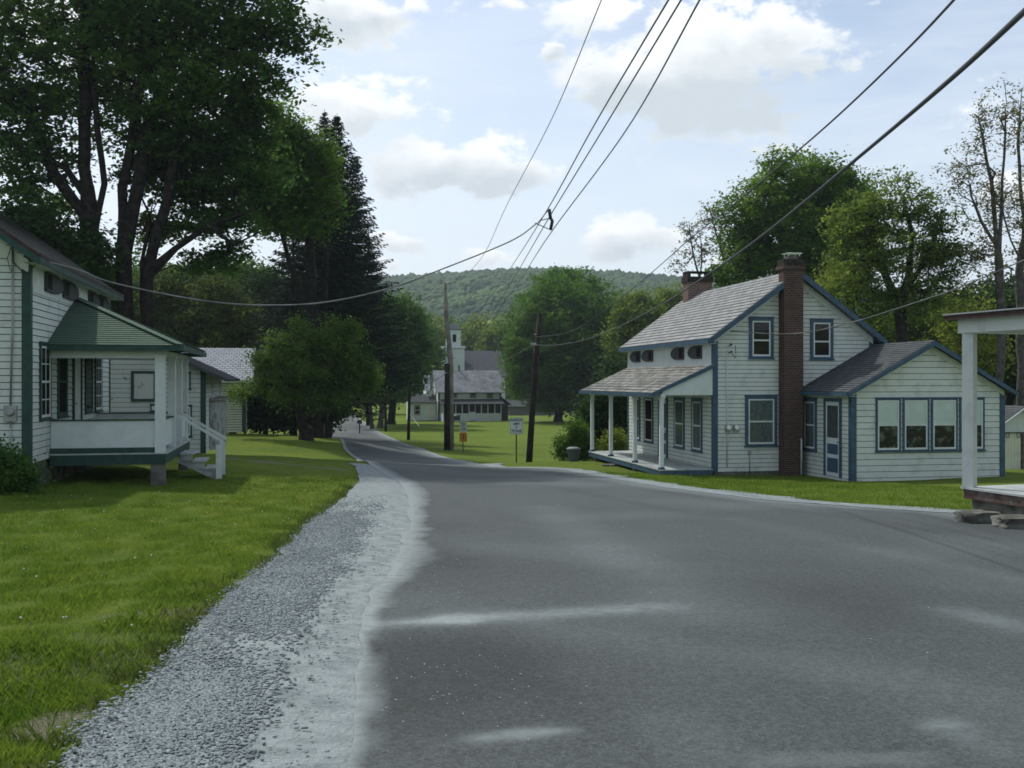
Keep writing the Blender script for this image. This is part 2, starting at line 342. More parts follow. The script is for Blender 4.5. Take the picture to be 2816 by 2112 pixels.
class House:
    """local x runs along the gable wall, local y away from the viewer along the eaves, z is height above the eye"""
    def __init__(s, name, cx, cy, th, zb, **k):
        s.c = (cx, cy); s.th = th; s.zb = zb
        s.root = empty(name, (cx, cy, zb), th, **k)
    def w(s, u, v): return (s.c[0] + u * math.cos(s.th) - v * math.sin(s.th), s.c[1] + u * math.sin(s.th) + v * math.cos(s.th))
    def u(s, px, v):
        r = (px - CX) / F; a = s.c[0] - v * math.sin(s.th); b = s.c[1] + v * math.cos(s.th)
        return (r * b - a) / (math.cos(s.th) - r * math.sin(s.th))
    def v(s, px, u):
        r = (px - CX) / F; a = s.c[0] + u * math.cos(s.th); b = s.c[1] + u * math.sin(s.th)
        return (r * b - a) / (-math.sin(s.th) - r * math.cos(s.th))
    def z(s, py, u, v): return (HY - py) / F * s.w(u, v)[1]
    def add(s, name, mb, m, parent=None, label=None):
        o = mb.build(name, m, parent or s.root, dz=s.zb)
        if label: o['label'] = label
        return o

GROOVE = .016
def clap(mb, O, e, n, rows_z0, rows_z1, exp, span, holes=(), fat=.018):
    """lapped boards: each row a tilted face with a lower lip; span(z) gives the ends"""
    O = Vector(O); e = Vector(e); n = Vector(n); z = rows_z0
    def pt(u, z, d): return O + e * u + n * d + Vector((0, 0, z))
    while z < rows_z1 - .01:
        z2 = min(z + exp, rows_z1); a0, b0 = span(z + .001); a1, b1 = span(z2 - .001)
        if b0 - a0 > .04:
            segs = [(0, 1)]
            parts = []
            hs = sorted((h[0], h[1]) for h in holes if h[2] < z2 - .02 and h[3] > z + .02)
            cur = a0
            lst = []
            for h in hs:
                if h[0] > cur: lst.append((cur, h[0], 1 if cur == a0 else 0, 0))
                cur = max(cur, h[1])
            if cur < b0: lst.append((cur, b0, 1 if cur == a0 else 0, 1))
            for (p, q, fa, fb) in lst:
                p1 = a1 if fa else p; q1 = b1 if fb else q
                if q1 < p1: q1 = p1 = (p1 + q1) / 2
                j = random.uniform(-.002, .002)
                zb = z + GROOVE
                mb.face([pt(p, zb, fat + j), pt(q, zb, fat + j), pt(q1, z2, .006), pt(p1, z2, .006)])
                mb.face([pt(p, zb, .001), pt(q, zb, .001), pt(q, zb, fat + j), pt(p, zb, fat + j)])
        z = z2
def window(H, O, e, n, u0, u1, z0, z1, fm, name='window', fw=.11, curtain=None, blind=0, split=.5, muntin=0, sashm=None, label=None, pane='glass'):
    """a window standing on a wall: casing > sash, pane, curtain or blind"""
    O = Vector(O); e = Vector(e); n = Vector(n)
    def bx(mb, a, b, c, d, p, q):
        P_ = lambda u, z, k: O + e * u + n * k + Vector((0, 0, z))
        B = [P_(a, c, p), P_(b, c, p), P_(b, c, q), P_(a, c, q)]; T = [P_(a, d, p), P_(b, d, p), P_(b, d, q), P_(a, d, q)]
        if e.cross(n).z < 0: B = B[::-1]; T = T[::-1]
        mb.hexa(B, T)
    f = MB(); bx(f, u0, u0 + fw, z0, z1, -.02, .055); bx(f, u1 - fw, u1, z0, z1, -.02, .055)
    bx(f, u0 + fw, u1 - fw, z1 - fw, z1, -.02, .055); bx(f, u0 - .02, u1 + .02, z1, z1 + .03, -.02, .075)
    bx(f, u0 + fw, u1 - fw, z0, z0 + fw * .6, -.02, .055); bx(f, u0 - .03, u1 + .03, z0 - .035, z0, -.02, .085)
    bx(f, u0 + fw, u1 - fw, z0 + fw * .6, z1 - fw, -.02, .0195)
    fo = H.add(name, f, fm, label=label)
    a, b, c, d = u0 + fw, u1 - fw, z0 + fw * .6, z1 - fw
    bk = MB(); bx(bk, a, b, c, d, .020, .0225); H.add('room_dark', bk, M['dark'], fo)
    if curtain:
        cd0, cd1 = (.0233, .0004) if blind else (.027, .005)
        cu = MB(); k = 26; P_ = lambda u, z, q: O + e * u + n * q + Vector((0, 0, z))
        for i in range(k):
            ua = a + (b - a) * i / k; ub = a + (b - a) * (i + 1) / k
            da = cd0 + cd1 * math.sin(i * 1.9); db = cd0 + cd1 * math.sin((i + 1) * 1.9)
            cu.face([P_(ua, c, da), P_(ub, c, db), P_(ub, d, db), P_(ua, d, da)], sm=True)
        H.add('curtain', cu, M[curtain], fo)
    if blind:
        bl = MB(); zb = d - (d - c) * blind; bx(bl, a + .03, b - .03, zb, d, .024, .028); bx(bl, a + .02, b - .02, zb - .03, zb, .024, .034); H.add('blind', bl, M['blind'], fo)
    g = MB(); Pq = lambda u, z: O + e * u + n * .037 + Vector((0, 0, z)); gq = [Pq(a, c), Pq(b, c), Pq(b, d), Pq(a, d)]; g.face(gq if e.cross(Vector((0, 0, 1))).dot(n) > 0 else gq[::-1]); H.add('pane', g, M[pane], fo)
    s = MB(); w = .045; zm = c + (d - c) * split
    for (p, q, r_, t) in ((a, a + w, c, d), (b - w, b, c, d), (a + w, b - w, c, c + w * 1.3), (a + w, b - w, d - w, d), (a + w, b - w, zm - w * .55, zm + w * .55)): bx(s, p, q, r_, t, .034, .049)
    if muntin:
        m_ = (a + b) / 2; bx(s, m_ - .012, m_ + .012, c + w, zm - w * .6, .0385, .047); bx(s, m_ - .012, m_ + .012, zm + w * .6, d - w, .0385, .047)
        for zz in ((c + zm) / 2, (zm + d) / 2):
            for (p, q) in ((a + w, m_ - .012), (m_ + .012, b - w)): bx(s, p, q, zz - .012, zz + .012, .0385, .047)
    H.add('sash', s, sashm or M['sash'], fo)
    return fo
def dvent(H, O, e, n, v0, v1, z0, z1, fm):
    """half-round window: straight side near, round side far"""
    O = Vector(O); e = Vector(e); n = Vector(n); zc = (z0 + z1) / 2; rz = (z1 - z0) / 2; L = v1 - v0; rx = L * .5
    out = [(v0, z0), (v1 - rx, z0)] + [(v1 - rx + rx * math.sin(t), zc - rz * math.cos(t)) for t in np.linspace(0, math.pi, 15)[1:-1]] + [(v1 - rx, z1), (v0, z1)]
    m = MB(); f = [O + e * a + n * .06 + Vector((0, 0, b)) for a, b in out]; bk = [p - n * .06 for p in f]
    flip = e.cross(Vector((0, 0, 1))).dot(n) < 0
    m.face(f[::-1] if flip else f)
    for i in range(len(f)):
        j = (i + 1) % len(f); q = [f[i], bk[i], bk[j], f[j]]; m.face(q if not flip else q[::-1])
    o = H.add('half_round_window', m, M['dark2'])
    g = MB(); P_ = lambda u, z, k: O + e * u + n * k + Vector((0, 0, z)); L2 = L * .3
    q = [P_(v0 + .03, z0 + .05, .064), P_(v0 + L2, z0 + .05, .064), P_(v0 + L2, z1 - .05, .064), P_(v0 + .03, z1 - .05, .064)]
    g.face(q if not flip else q[::-1]); H.add('shutter_leaf', g, fm, o)
def shingle_roof(H, name, m, corners, thick=.07, course=.15, label=None, parent=None):
    """corners: eave start, eave end, ridge end, ridge start; courses are real steps"""
    a, b, c, d = [Vector(p) for p in corners]; mb = MB()
    n = (b - a).cross(d - a).normalized()
    if n.z < 0: n = -n; a, b, c, d = b, a, d, c
    L = ((d - a).length + (c - b).length) / 2; k = max(2, int(L / course)); e = (b - a).normalized(); f = n.cross(e)
    for i in range(k):
        t0, t1 = i / k, min(1, (i + 1) / k)
        p0 = a.lerp(d, t0) + n * .016; p1 = b.lerp(c, t0) + n * .016; q1 = b.lerp(c, t1) + n * .002; q0 = a.lerp(d, t1) + n * .002
        mb.face([p0, p1, q1, q0], [((p - a).dot(e), (p - a).dot(f)) for p in (p0, p1, q1, q0)])
        r0 = a.lerp(d, t0); r1 = b.lerp(c, t0); mb.face([r0, r1, p1, p0], [(0, 0), (0, 0), (0, 0), (0, 0)])
    mb.slab([a, b, c, d], n, thick)
    return H.add(name, mb, m, parent, label)

# ================================================================== RIGHT HOUSE
TH = R(10.6)
H = House('house', 6.54, 33.0, TH, -3.1, label='white clapboard house with blue trim, brick chimneys and columned porch on the right', cat='house')
EX, EY = (1, 0, 0), (0, 1, 0); LEN = 9.34; W = 5.6; ZB = -2.97; ZE = 1.50; ZF = .54
rz = lambda u: 1.36 + .732 * (u + .3) if u <= 2.8 else 1.36 + .732 * (5.9 - u)   # top of the roof
wall_top = lambda u: rz(u) - .12
m = MB()   # solid core of the body
prof = [(0, ZB), (W, ZB), (W, wall_top(W)), (2.8, wall_top(2.8)), (0, wall_top(0))]
m.face([(u, 0, z) for u, z in prof]); m.face([(u, LEN, z) for u, z in prof][::-1])
for i in range(5):
    a, b = prof[i], prof[(i + 1) % 5]; m.face([(a[0], 0, a[1]), (a[0], LEN, a[1]), (b[0], LEN, b[1]), (b[0], 0, b[1])])
def gspan(z):
    if z <= wall_top(0): return (0.13, W - .13)
    a = (z + .12 - 1.36) / .732 - .3; return (max(a, .13), min(5.6 - a, W - .13))
wins_g = {}
def gw(px0, px1, py0, py1, v=0): u0, u1 = H.u(px0, v), H.u(px1, v); return u0, u1, H.z(py1, u0, v), H.z(py0, u0, v)
wg = [gw(2059, 2126, 873, 985), gw(2227, 2290, 878, 987), gw(2048, 2136, 1088, 1227)]
H.add('sheathing', m, M['groove_shade']); m = MB()
clap(m, (0, 0, 0), EX, (0, -1, 0), ZB, wall_top(2.8), .139, gspan)
clap(m, (0, 0, 0), EY, (-1, 0, 0), ZB, ZF - .02, .139, lambda z: (.13, LEN - .1))
clap(m, (0, LEN, 0), EX, (0, 1, 0), ZB, wall_top(2.8), .139, gspan)
clap(m, (W, 0, 0), EY, (1, 0, 0), ZB, wall_top(W), .139, lambda z: (.1, LEN - .1))
H.add('wall', m, M['white'])
m = MB()  # frieze board
m.box(-.03, 0, .13, LEN, ZF, wall_top(0)); m.box(-.06, 0, .0, LEN, ZF - .04, ZF); H.add('frieze', m, M['porch_white'])
def corners(HH, m_, *bs):
    for b in bs: q = MB(); q.box(*b); HH.add('corner_board', q, m_)
corners(H, M['blue'], (-.035, .13, -.035, .13, ZB + .02, wall_top(0)), (-.035, .1, LEN - .1, LEN + .03, ZB, ZF), (W - .13, W + .035, -.035, .13, ZB, wall_top(W)))
m = MB()  # foundation
m.box(.03, W - .03, .03, LEN - .03, -3.5, ZB); H.add('foundation', m, M['stone'])
for o_, side in (((-.3, 1.36), 1), ((5.9, 1.36), -1)):
    shingle_roof(H, 'roof', M['shake'], [(o_[0], -.38, 1.36), (o_[0], LEN + .3, 1.36), (2.8, LEN + .3, rz(2.8)), (2.8, -.38, rz(2.8))], .07, .21, label='weathered grey shingle roof slope')
m = MB()  # barge boards and fascia
for v_ in (-.38, LEN + .3):
    dv = -.035 if v_ < 0 else .035
    for s_ in (0, 1):
        u0 = -.31 if not s_ else 5.91; zz = 1.36
        top = [(u0, zz - .02), (2.8, rz(2.8) - .02)]
        pts = [(u0, v_, zz - .02), (2.8, v_, rz(2.8) - .02), (2.8, v_, rz(2.8) - .22), (u0, v_, zz - .20)]
        q = [(p[0], p[1] + dv, p[2]) for p in pts]
        m.face(pts); m.face(q[::-1])
        for i in range(4): m.face([pts[i], q[i], q[(i + 1) % 4], pts[(i + 1) % 4]])
m.box(-.345, -.302, -.38, LEN + .3, 1.2, 1.345); m.box(5.902, 5.945, -.38, LEN + .3, 1.2, 1.345)
H.add('fascia', m, M['blue'])
m = MB()  # white rake boards under the overhang and soffits
for s_ in (0, 1):
    u0 = 0 if not s_ else W
    pts = [(u0, -.045, wall_top(0) - .02), (2.8, -.045, wall_top(2.8) - .02), (2.8, -.045, wall_top(2.8) - .27), (u0, -.045, wall_top(0) - .24)]
    q = [(p[0], 0, p[2]) for p in pts]; m.face(pts)
    for i in range(4): m.face([pts[i], q[i], q[(i + 1) % 4], pts[(i + 1) % 4]])
m.box(-.30, 0, -.3, LEN + .25, 1.19, 1.20); m.box(W, 5.9, -.3, LEN + .25, 1.19, 1.2)
H.add('soffit', m, M['porch_white'])
for i, (px0, px1, a, b) in enumerate([(1897, 1933, 941, 982), (1850, 1884, 945, 986), (1769, 1799, 956, 992), (1737, 1764, 963, 995)]):
    v0, v1 = H.v(px1, 0), H.v(px0, 0); z0, z1 = H.z(b, 0, v0), H.z(a, 0, v0)
    dvent(H, (-.03, 0, 0), EY, Vector((-1, 0, 0)), v0, v1, .74, 1.17, M['dark'])
window(H, (0, 0, 0), EX, (0, -1, 0), *wg[0], M['blue'], split=.45)
window(H, (0, 0, 0), EX, (0, -1, 0), *wg[1], M['blue'], split=.45)
window(H, (0, 0, 0), EX, (0, -1, 0), *wg[2], M['blue'], curtain='curtain', split=.5, label='large ground floor window with lace curtains')
for (p0, p1) in ((1905, 1933), (1856, 1884), (1774, 1798), (1750, 1762)):
    v0, v1 = H.v(p1, 0), H.v(p0, 0); window(H, (0, 0, 0), EY, (-1, 0, 0), v0, max(v1, v0 + .62), -2.38, -.62, M['blue'], fw=.09, split=.5, curtain='curtain' if p0 > 1800 else None)
def door(H, O, e, n, v0, v1, z0, z1, fm, dm, glass=True, panels=True, pm=None):
    O = Vector(O); e = Vector(e); n = Vector(n)
    def bx(mb, a, b, c, d, p, q):
        P_ = lambda u, z, k: O + e * u + n * k + Vector((0, 0, z))
        B = [P_(a, c, p), P_(b, c, p), P_(b, c, q), P_(a, c, q)]; T = [P_(a, d, p), P_(b, d, p), P_(b, d, q), P_(a, d, q)]
        if e.cross(n).z < 0: B = B[::-1]; T = T[::-1]
        mb.hexa(B, T)
    f = MB(); w = .1; bx(f, v0, v0 + w, z0, z1, -.02, .06); bx(f, v1 - w, v1, z0, z1, -.02, .06); bx(f, v0 + w, v1 - w, z1 - w, z1, -.02, .06)
    fr = H.add('door_frame', f, fm)
    d = MB(); a, b = v0 + w, v1 - w; bx(d, a, b, z0 + .02, z1 - w, .0, .03); do = H.add('door', d, dm)
    h = (z1 - z0)
    if glass:
        g = MB(); bx(g, a + .1, b - .1, z0 + h * .5, z1 - w - .12, .0305, .036); H.add('pane', g, M['dark2'], do)
    if panels:
        g = MB(); bx(g, a + .1, b - .1, z0 + .14, z0 + h * .24, .0305, .036); bx(g, a + .1, b - .1, z0 + h * .29, z0 + h * .42, .0305, .036); H.add('panel', g, pm or fm, do)
    k = MB(); hp = O + e * (a + .07) + n * .06 + Vector((0, 0, z0 + h * .45)); k.tube([hp - n * .03, hp, hp + n * .03], [.012, .02, .03], 8); H.add('handle', k, M['metal'], do)
v0, v1 = H.v(1838, 0), H.v(1813, 0)
door(H, (0, 0, 0), EY, (-1, 0, 0), v0, v1 if v1 - v0 > .9 else v0 + .95, -2.85, -.62, M['blue'], M['porch_white'], pm=M['blue'])
# porch
PW, PV0, PV1 = 1.84, -.02, 8.88; PF = -2.86
m = MB(); nb = 60
for i in range(nb):
    a = PV0 + (PV1 - PV0) * i / nb; b = PV0 + (PV1 - PV0) * (i + 1) / nb; m.box(-PW, -.036, a, b - .006, PF - .03, PF)
H.add('porch_floor', m, M['floor'])
m = MB(); m.box(-PW + .02, -.036, PV0 + .02, PV1 - .02, PF - .2, PF - .032); H.add('porch_skirt', m, M['blue'])
for k in range(4):
    m = MB(); m.box(-PW + .1, -PW + .35, .3 + k * 2.6, .6 + k * 2.6, -3.6, PF - .2); H.add('porch_pier', m, M['stone'])
for px in (1819, 1746, 1680, 1628.5):
    v_ = H.v(px, -PW + .12); u_ = -PW + .12
    m = MB(); w = .062; m.box(u_ - w, u_ + w, v_ - w, v_ + w, PF + .07, -.56); m.box(u_ - .085, u_ + .085, v_ - .085, v_ + .085, -.62, -.56)
    po = H.add('porch_post', m, M['porch_white'])
    m = MB(); m.tube([(u_, v_, PF), (u_, v_, PF + .05), (u_, v_, PF + .08)], [.12, .115, .085], 14); H.add('post_base', m, M['blue'], po)
m = MB(); m.box(-PW + .04, -PW + .2, PV0, PV1 + .1, -.56, -.42); H.add('porch_beam', m, M['porch_white'])
shingle_roof(H, 'porch_roof', M['shake2'], [(-2.12, -.04, -.40), (-2.12, 9.1, -.40), (-.02, LEN, .54), (-.02, -.04, .54)], .05, .21, label='mossy grey shingle porch roof')
m = MB(); pts = [(-2.13, -.05, -.39), (-.04, -.05, .545), (-.04, -.05, .40), (-2.13, -.05, -.51)]; q = [(p[0], -.085, p[2]) for p in pts]
m.face(pts); m.face(q[::-1])
for i in range(4): m.face([pts[i], q[i], q[(i + 1) % 4], pts[(i + 1) % 4]])
m.box(-2.165, -2.125, -.085, 9.12, -.51, -.40); H.add('porch_fascia', m, M['blue'])
m = MB(); m.face([(-PW + .1, 0, -.46), (-.04, 0, -.46), (-.04, 0, .44), (-PW + .1, 0, -.36)]); m.face([(-PW + .1, .03, -.46), (-PW + .1, .03, -.36), (-.04, .03, .44), (-.04, .03, -.46)])
m.box(-PW + .04, -.04, .04, 8.9, -.475, -.46); H.add('porch_ceiling', m, M['porch_white'])
# chimneys
m = MB(); m.box(2.24, 2.91, -.42, -.02, -3.4, 3.62); m.box(2.19, 2.96, -.47, .1, 3.62, 3.74); ch = H.add('chimney', m, M['brick'], label='tall brick chimney against the gable wall')
m = MB(); m.box(2.22, 2.93, -.44, .05, 3.74, 3.95); H.add('chimney_crown', m, M['soot'], ch)
m = MB()
m.box(2.40, 2.75, -.33, -.05, 3.95, 4.06); H.add('flue', m, M['concrete'], ch)
m = MB(); m.box(2.36, 2.88, -.4, 0, 4.14, 4.16)
for a in (2.42, 2.8):
    for b in (-.36, -.05): m.box(a, a + .02, b, b + .02, 4.06, 4.14)
H.add('chimney_cap', m, M['steel'], ch)
m = MB(); m.box(2.28, 3.32, 8.5, 9.1, 2.6, 4.05); ch = H.add('chimney', m, M['brick2'], label='short wide brick chimney on the far ridge')
m = MB(); m.box(2.24, 3.36, 8.46, 9.14, 4.05, 4.28); H.add('chimney_crown', m, M['soot'], ch)
m = MB()
for a in (2.28, 3.2): m.box(a, a + .12, 8.5, 9.1, 4.28, 4.46)
m.box(2.26, 3.34, 8.48, 9.12, 4.46, 4.5); H.add('chimney_cap', m, M['soot'], ch)
# annex
AU, AV, AR = 3.12, -3.12, 8.2; AB = -3.12; AT = -.42; AP = (AU + AR) / 2
az_ = lambda u: -.34 + .553 * (u - 2.84) if u <= AP else -.34 + .553 * (2 * AP - 2.84 - u)
prof = [(AU, AB), (AR, AB), (AR, az_(AR) - .1), (AP, az_(AP) - .1), (AU, az_(AU) - .1)]
m = MB(); m.face([(u, AV, z) for u, z in prof]); m.face([(u, 1.5, z) for u, z in prof][::-1])
for i in range(5):
    a, b = prof[i], prof[(i + 1) % 5]; m.face([(a[0], AV, a[1]), (a[0], 1.5 if a[0] > 6 else 0, a[1]), (b[0], 1.5 if b[0] > 6 else 0, b[1]), (b[0], AV, b[1])])
def aspan(z):
    if z <= az_(AU) - .1: return (AU + .14, AR - .14)
    a = (z + .1 + .34) / .553 + 2.84; return (max(a, AU + .14), min(2 * AP - a, AR - .14))
H.add('annex_sheathing', m, M['groove_shade']); m = MB()
clap(m, (0, AV, 0), EX, (0, -1, 0), AB, az_(AP) - .1, .185, aspan)
clap(m, (AU, AV, 0), EY, (-1, 0, 0), AB, az_(AU) - .1, .135, lambda z: (.14, 3.12))
clap(m, (AR, AV, 0), EY, (1, 0, 0), AB, az_(AR) - .1, .185, lambda z: (.14, 4.6))
H.add('annex_wall', m, M['white'])
corners(H, M['blue'], (AU - .035, AU + .14, AV - .035, AV + .14, AB, az_(AU) - .14), (AR - .14, AR + .035, AV - .035, AV + .14, AB, az_(AR) - .14))
m = MB(); m.box(AU + .05, AR - .05, AV + .04, 0, -3.6, AB); H.add('foundation', m, M['concrete'])
for (ue, zz) in ((2.84, -.34), (2 * AP - 2.84, -.34)):
    shingle_roof(H, 'annex_roof', M['asphalt_sh'], [(ue, AV - .3, zz), (ue, (-.03 if ue < 5 else 1.7), zz), (AP, (-.03 if ue < 5 else 1.7), az_(AP)), (AP, AV - .3, az_(AP))], .05, .13, label='dark shingle annex roof slope')
m = MB(); v_ = AV - .3
for s_ in (0, 1):
    u0 = 2.83 if not s_ else 2 * AP - 2.83
    pts = [(u0, v_, -.36), (AP, v_, az_(AP) - .02), (AP, v_, az_(AP) - .17), (u0, v_, -.49)]; q = [(p[0], p[1] - .035, p[2]) for p in pts]
    m.face(pts); m.face(q[::-1])
    for i in range(4): m.face([pts[i], q[i], q[(i + 1) % 4], pts[(i + 1) % 4]])
m.box(2.80, 2.838, v_, -.05, -.46, -.345); H.add('fascia', m, M['blue'])
m = MB(); m.box(2.84, AU, v_, -.05, -.47, -.46)
for s_ in (0, 1):
    u0 = AU if not s_ else AR
    pts = [(u0, AV - .04, az_(AU) - .11), (AP, AV - .04, az_(AP) - .11), (AP, AV - .04, az_(AP) - .3), (u0, AV - .04, az_(AU) - .27)]; m.face(pts)
    q = [(p[0], AV, p[2]) for p in pts]
    for i in range(4): m.face([pts[i], q[i], q[(i + 1) % 4], pts[(i + 1) % 4]])
H.add('soffit', m, M['white'])
for a, b in ((2404, 2478), (2478, 2556), (2556, 2634), (2634, 2708)):
    u0, u1 = H.u(a, AV), H.u(b, AV); window(H, (0, AV, 0), EX, (0, -1, 0), u0 + .035, u1 - .035, -2.12, -.53, M['blue'], fw=.06, blind=.5, split=.5, curtain='shade_cloth')
v0 = H.v(2248, AU); v1 = H.v(2212, AU); window(H, (AU, 0, 0), EY, (-1, 0, 0), v0, v1, -2.25, -.58, M['blue'], fw=.1, curtain='curtain')
v0 = H.v(2316, AU); v1 = H.v(2269, AU); door(H, (AU, 0, 0), EY, (-1, 0, 0), v0, v1, -2.98, -.55, M['blue'], M['porch_white'], pm=M['blue'])
# meters, pipes and the wire bracket on the gable
for px in (2001, 2023):
    u_ = H.u(px, 0); z_ = H.z(1176, u_, 0); m = MB(); m.box(u_ - .1, u_ + .1, -.09, -.02, z_ - .14, z_ + .08); mo = H.add('electric_meter', m, M['metal'])
    m = MB(); m.tube([(u_, -.09, z_), (u_, -.15, z_), (u_, -.17, z_)], [.095, .09, .06], 14); H.add('meter_dial', m, M['steel'], mo)
m = MB(); u_ = H.u(1998, 0); m.tube([(u_, -.045, -2.8), (u_, -.045, 1.0)], .02, 6); H.add('conduit', m, M['porch_white'])
m = MB(); u_ = H.u(2060, 0); m.tube([(u_, -.045, -2.95), (u_, -.045, -2.35)], .015, 6); m.box(u_ - .05, u_ + .05, -.08, -.02, -2.4, -2.25); H.add('gas_pipe', m, M['metal'])
u_ = H.u(2203, -.5); m = MB(); m.tube([(u_, -.52, -3.05), (u_, -.52, -1.9), (u_, -.45, -1.88)], .022, 6); H.add('downpipe', m, M['porch_white'])
u_ = H.u(2005, 0); m = MB()
for zz in (1.15, .92): m.tube([(u_, 0, zz), (u_, -.16, zz), (u_, -.18, zz + .02)], [.02, .02, .045], 8)
m.tube([(u_ + .0, -.18, .92), (u_ + .13, -.2, .72), (u_ + .16, -.18, .85), (u_ + .14, -.18, 1.15)], .012, 6)
H.add('wire_bracket', m, M['cable'])

# ================================================================== LEFT HOUSE
TL = R(12)
L = House('house', -9.82, 20.7, TL, -2.13, label='white clapboard house with dark green trim and green hipped porch roof on the left', cat='house')
LB, LW, LL = -1.71, 6.2, 9.1; LE = 2.68; LR = 3.1
lz = lambda u: 2.72 + .70 * min(u + .3 if False else (-u) + .3, 99) if u > -LR else 2.72 + .70 * (u + LW + .3)
def ltop(u): d = min(-u, u + LW); return 2.55 + .70 * d        # u runs 0..-LW
prof = [(-LW, LB), (0, LB), (0, ltop(0)), (-LR, ltop(-LR)), (-LW, ltop(0))]
m = MB(); m.face([(u, 0, z) for u, z in prof]); m.face([(u, LL, z) for u, z in prof][::-1])
for i in range(5):
    a, b = prof[i], prof[(i + 1) % 5]; m.face([(a[0], 0, a[1]), (a[0], LL, a[1]), (b[0], LL, b[1]), (b[0], 0, b[1])])
def lspan(z):
    if z <= ltop(0): return (-LW + .15, -.13)
    d = (z - 2.55) / .70; return (-LW + d, -d)
LFZ = 1.82
L.add('sheathing', m, M['groove_shade']); m = MB()
clap(m, (0, 0, 0), EX, (0, -1, 0), LB, ltop(-LR), .139, lspan)
clap(m, (0, 0, 0), EY, (1, 0, 0), LB, LFZ, .139, lambda z: (.13, LL - .1))
L.add('wall', m, M['white'])
m = MB(); m.box(0, .03, .16, LL, LFZ, ltop(0)); L.add('frieze', m, M['white'])
corners(L, M['green'], (-.13, .04, -.04, .13, LB - .02, ltop(0) - .1), (-.1, .035, LL - .1, LL + .03, LB, ltop(0)))
m = MB(); m.box(-LW + .04, -.04, .04, LL - .04, -2.8, LB); L.add('foundation', m, M['stone'])
for ue in (.32, -LW - .32):
    zz = 2.50; shingle_roof(L, 'roof', M['asphalt_sh'], [(ue, -.55, zz), (ue, LL + .3, zz), (-LR, LL + .3, ltop(-LR) + .17), (-LR, -.55, ltop(-LR) + .17)], .06, .14, label='dark shingle roof slope edged in red')
m = MB(); m2 = MB()
for s_ in (0, 1):
    u0 = .32 if not s_ else -LW - .32; zt = ltop(-LR) + .17
    for mb_, a, b in ((m, -.05, -.20), (m2, .035, -.045)):
        pts = [(u0, -.56, 2.5 + a), (-LR, -.56, zt + a), (-LR, -.56, zt + b), (u0, -.56, 2.5 + b)]; q = [(p[0], p[1] - .035, p[2]) for p in pts]
        mb_.face(pts); mb_.face(q[::-1])
        for i in range(4): mb_.face([pts[i], q[i], q[(i + 1) % 4], pts[(i + 1) % 4]])
m.box(.322, .355, -.59, LL + .3, 2.33, 2.455); m2.box(.322, .365, -.59, LL + .3, 2.458, 2.53)
L.add('fascia', m, M['green']); L.add('roof_edge', m2, M['red'])
m = MB(); m.face([(0, -.5, 2.36), (.32, -.5, 2.36), (.32, LL + .25, 2.36), (0, LL + .25, 2.36)][::-1])
for s_ in (0, 1):
    u0 = .3 if not s_ else -LW - .3; m.face([(u0, -.55, 2.42), (-LR, -.55, ltop(-LR) + .1), (-LR, 0, ltop(-LR) + .1), (u0, 0, 2.42)])
pts = [(0, -.045, ltop(0) - .1), (-LR, -.045, ltop(-LR) - .1), (-LR, -.045, ltop(-LR) - .42), (0, -.045, ltop(0) - .36)]; m.face(pts[::-1])
L.add('soffit', m, M['white'])
for (a, b) in ((117, 164), (167, 207), (238, 265), (267, 293)):
    v0, v1 = L.v(a, 0), L.v(b, 0); v1 = max(v1, v0 + .5); dvent(L, (.03, 0, 0), EY, Vector((1, 0, 0)), v0, v1, 1.93, 2.34, M['dark'])
for (a, b, z0, z1) in ((105.5, 133, -.82, .80), (155, 181, -.82, .80), (231, 253, -.82, .80), (258, 279, -.82, .78)):
    v0, v1 = L.v(a, 0), L.v(b, 0); mu_ = a < 120 or a > 250; window(L, (0, 0, 0), EY, (1, 0, 0), v0, v0 + min(.95, v1 - v0 + .1), z0, z1, M['green'], fw=.06, muntin=mu_, sashm=None if mu_ else M['green'])
v0 = L.v(197, 0); door(L, (0, 0, 0), EY, (1, 0, 0), v0, v0 + 1.0, -1.6, .72, M['green'], M['white'], panels=False, glass=False)
# meter on the gable
u_ = L.u(31, 0); z_ = L.z(1132, u_, 0)
m = MB(); m.box(u_ - .12, u_ + .12, -.11, -.02, z_ - .2, z_ + .13); mo = L.add('electric_meter', m, M['metal'])
m = MB(); m.tube([(u_, -.11, z_), (u_, -.17, z_), (u_, -.19, z_)], [.09, .085, .06], 14); L.add('meter_dial', m, M['metal'], mo)
u2 = L.u(37, 0)
m = MB(); m.tube([(u_, -.05, LB), (u_, -.05, z_ - .18)], .02, 6); m.tube([(u_, -.06, z_ + .12), (u2, -.06, 1.2), (u2, -.07, L.z(672, u2, 0))], .024, 6); L.add('conduit', m, M['metal'])
m = MB(); zt = L.z(672, u2, 0); m.tube([(u2, -.09, zt), (u2 + .01, -.12, zt - .35), (u2 + .18, -.1, zt - .55), (-.02, -.08, zt - .58), (.1, .1, zt - .4), (.12, .3, zt - .3)], .012, 6)
m.tube([(u2, -.09, zt), (u2 - .08, -.14, zt - .3), (u2 - .04, -.12, zt - .5), (u2, -.07, zt - .6)], .008, 5); L.add('service_wires', m, M['cable'])
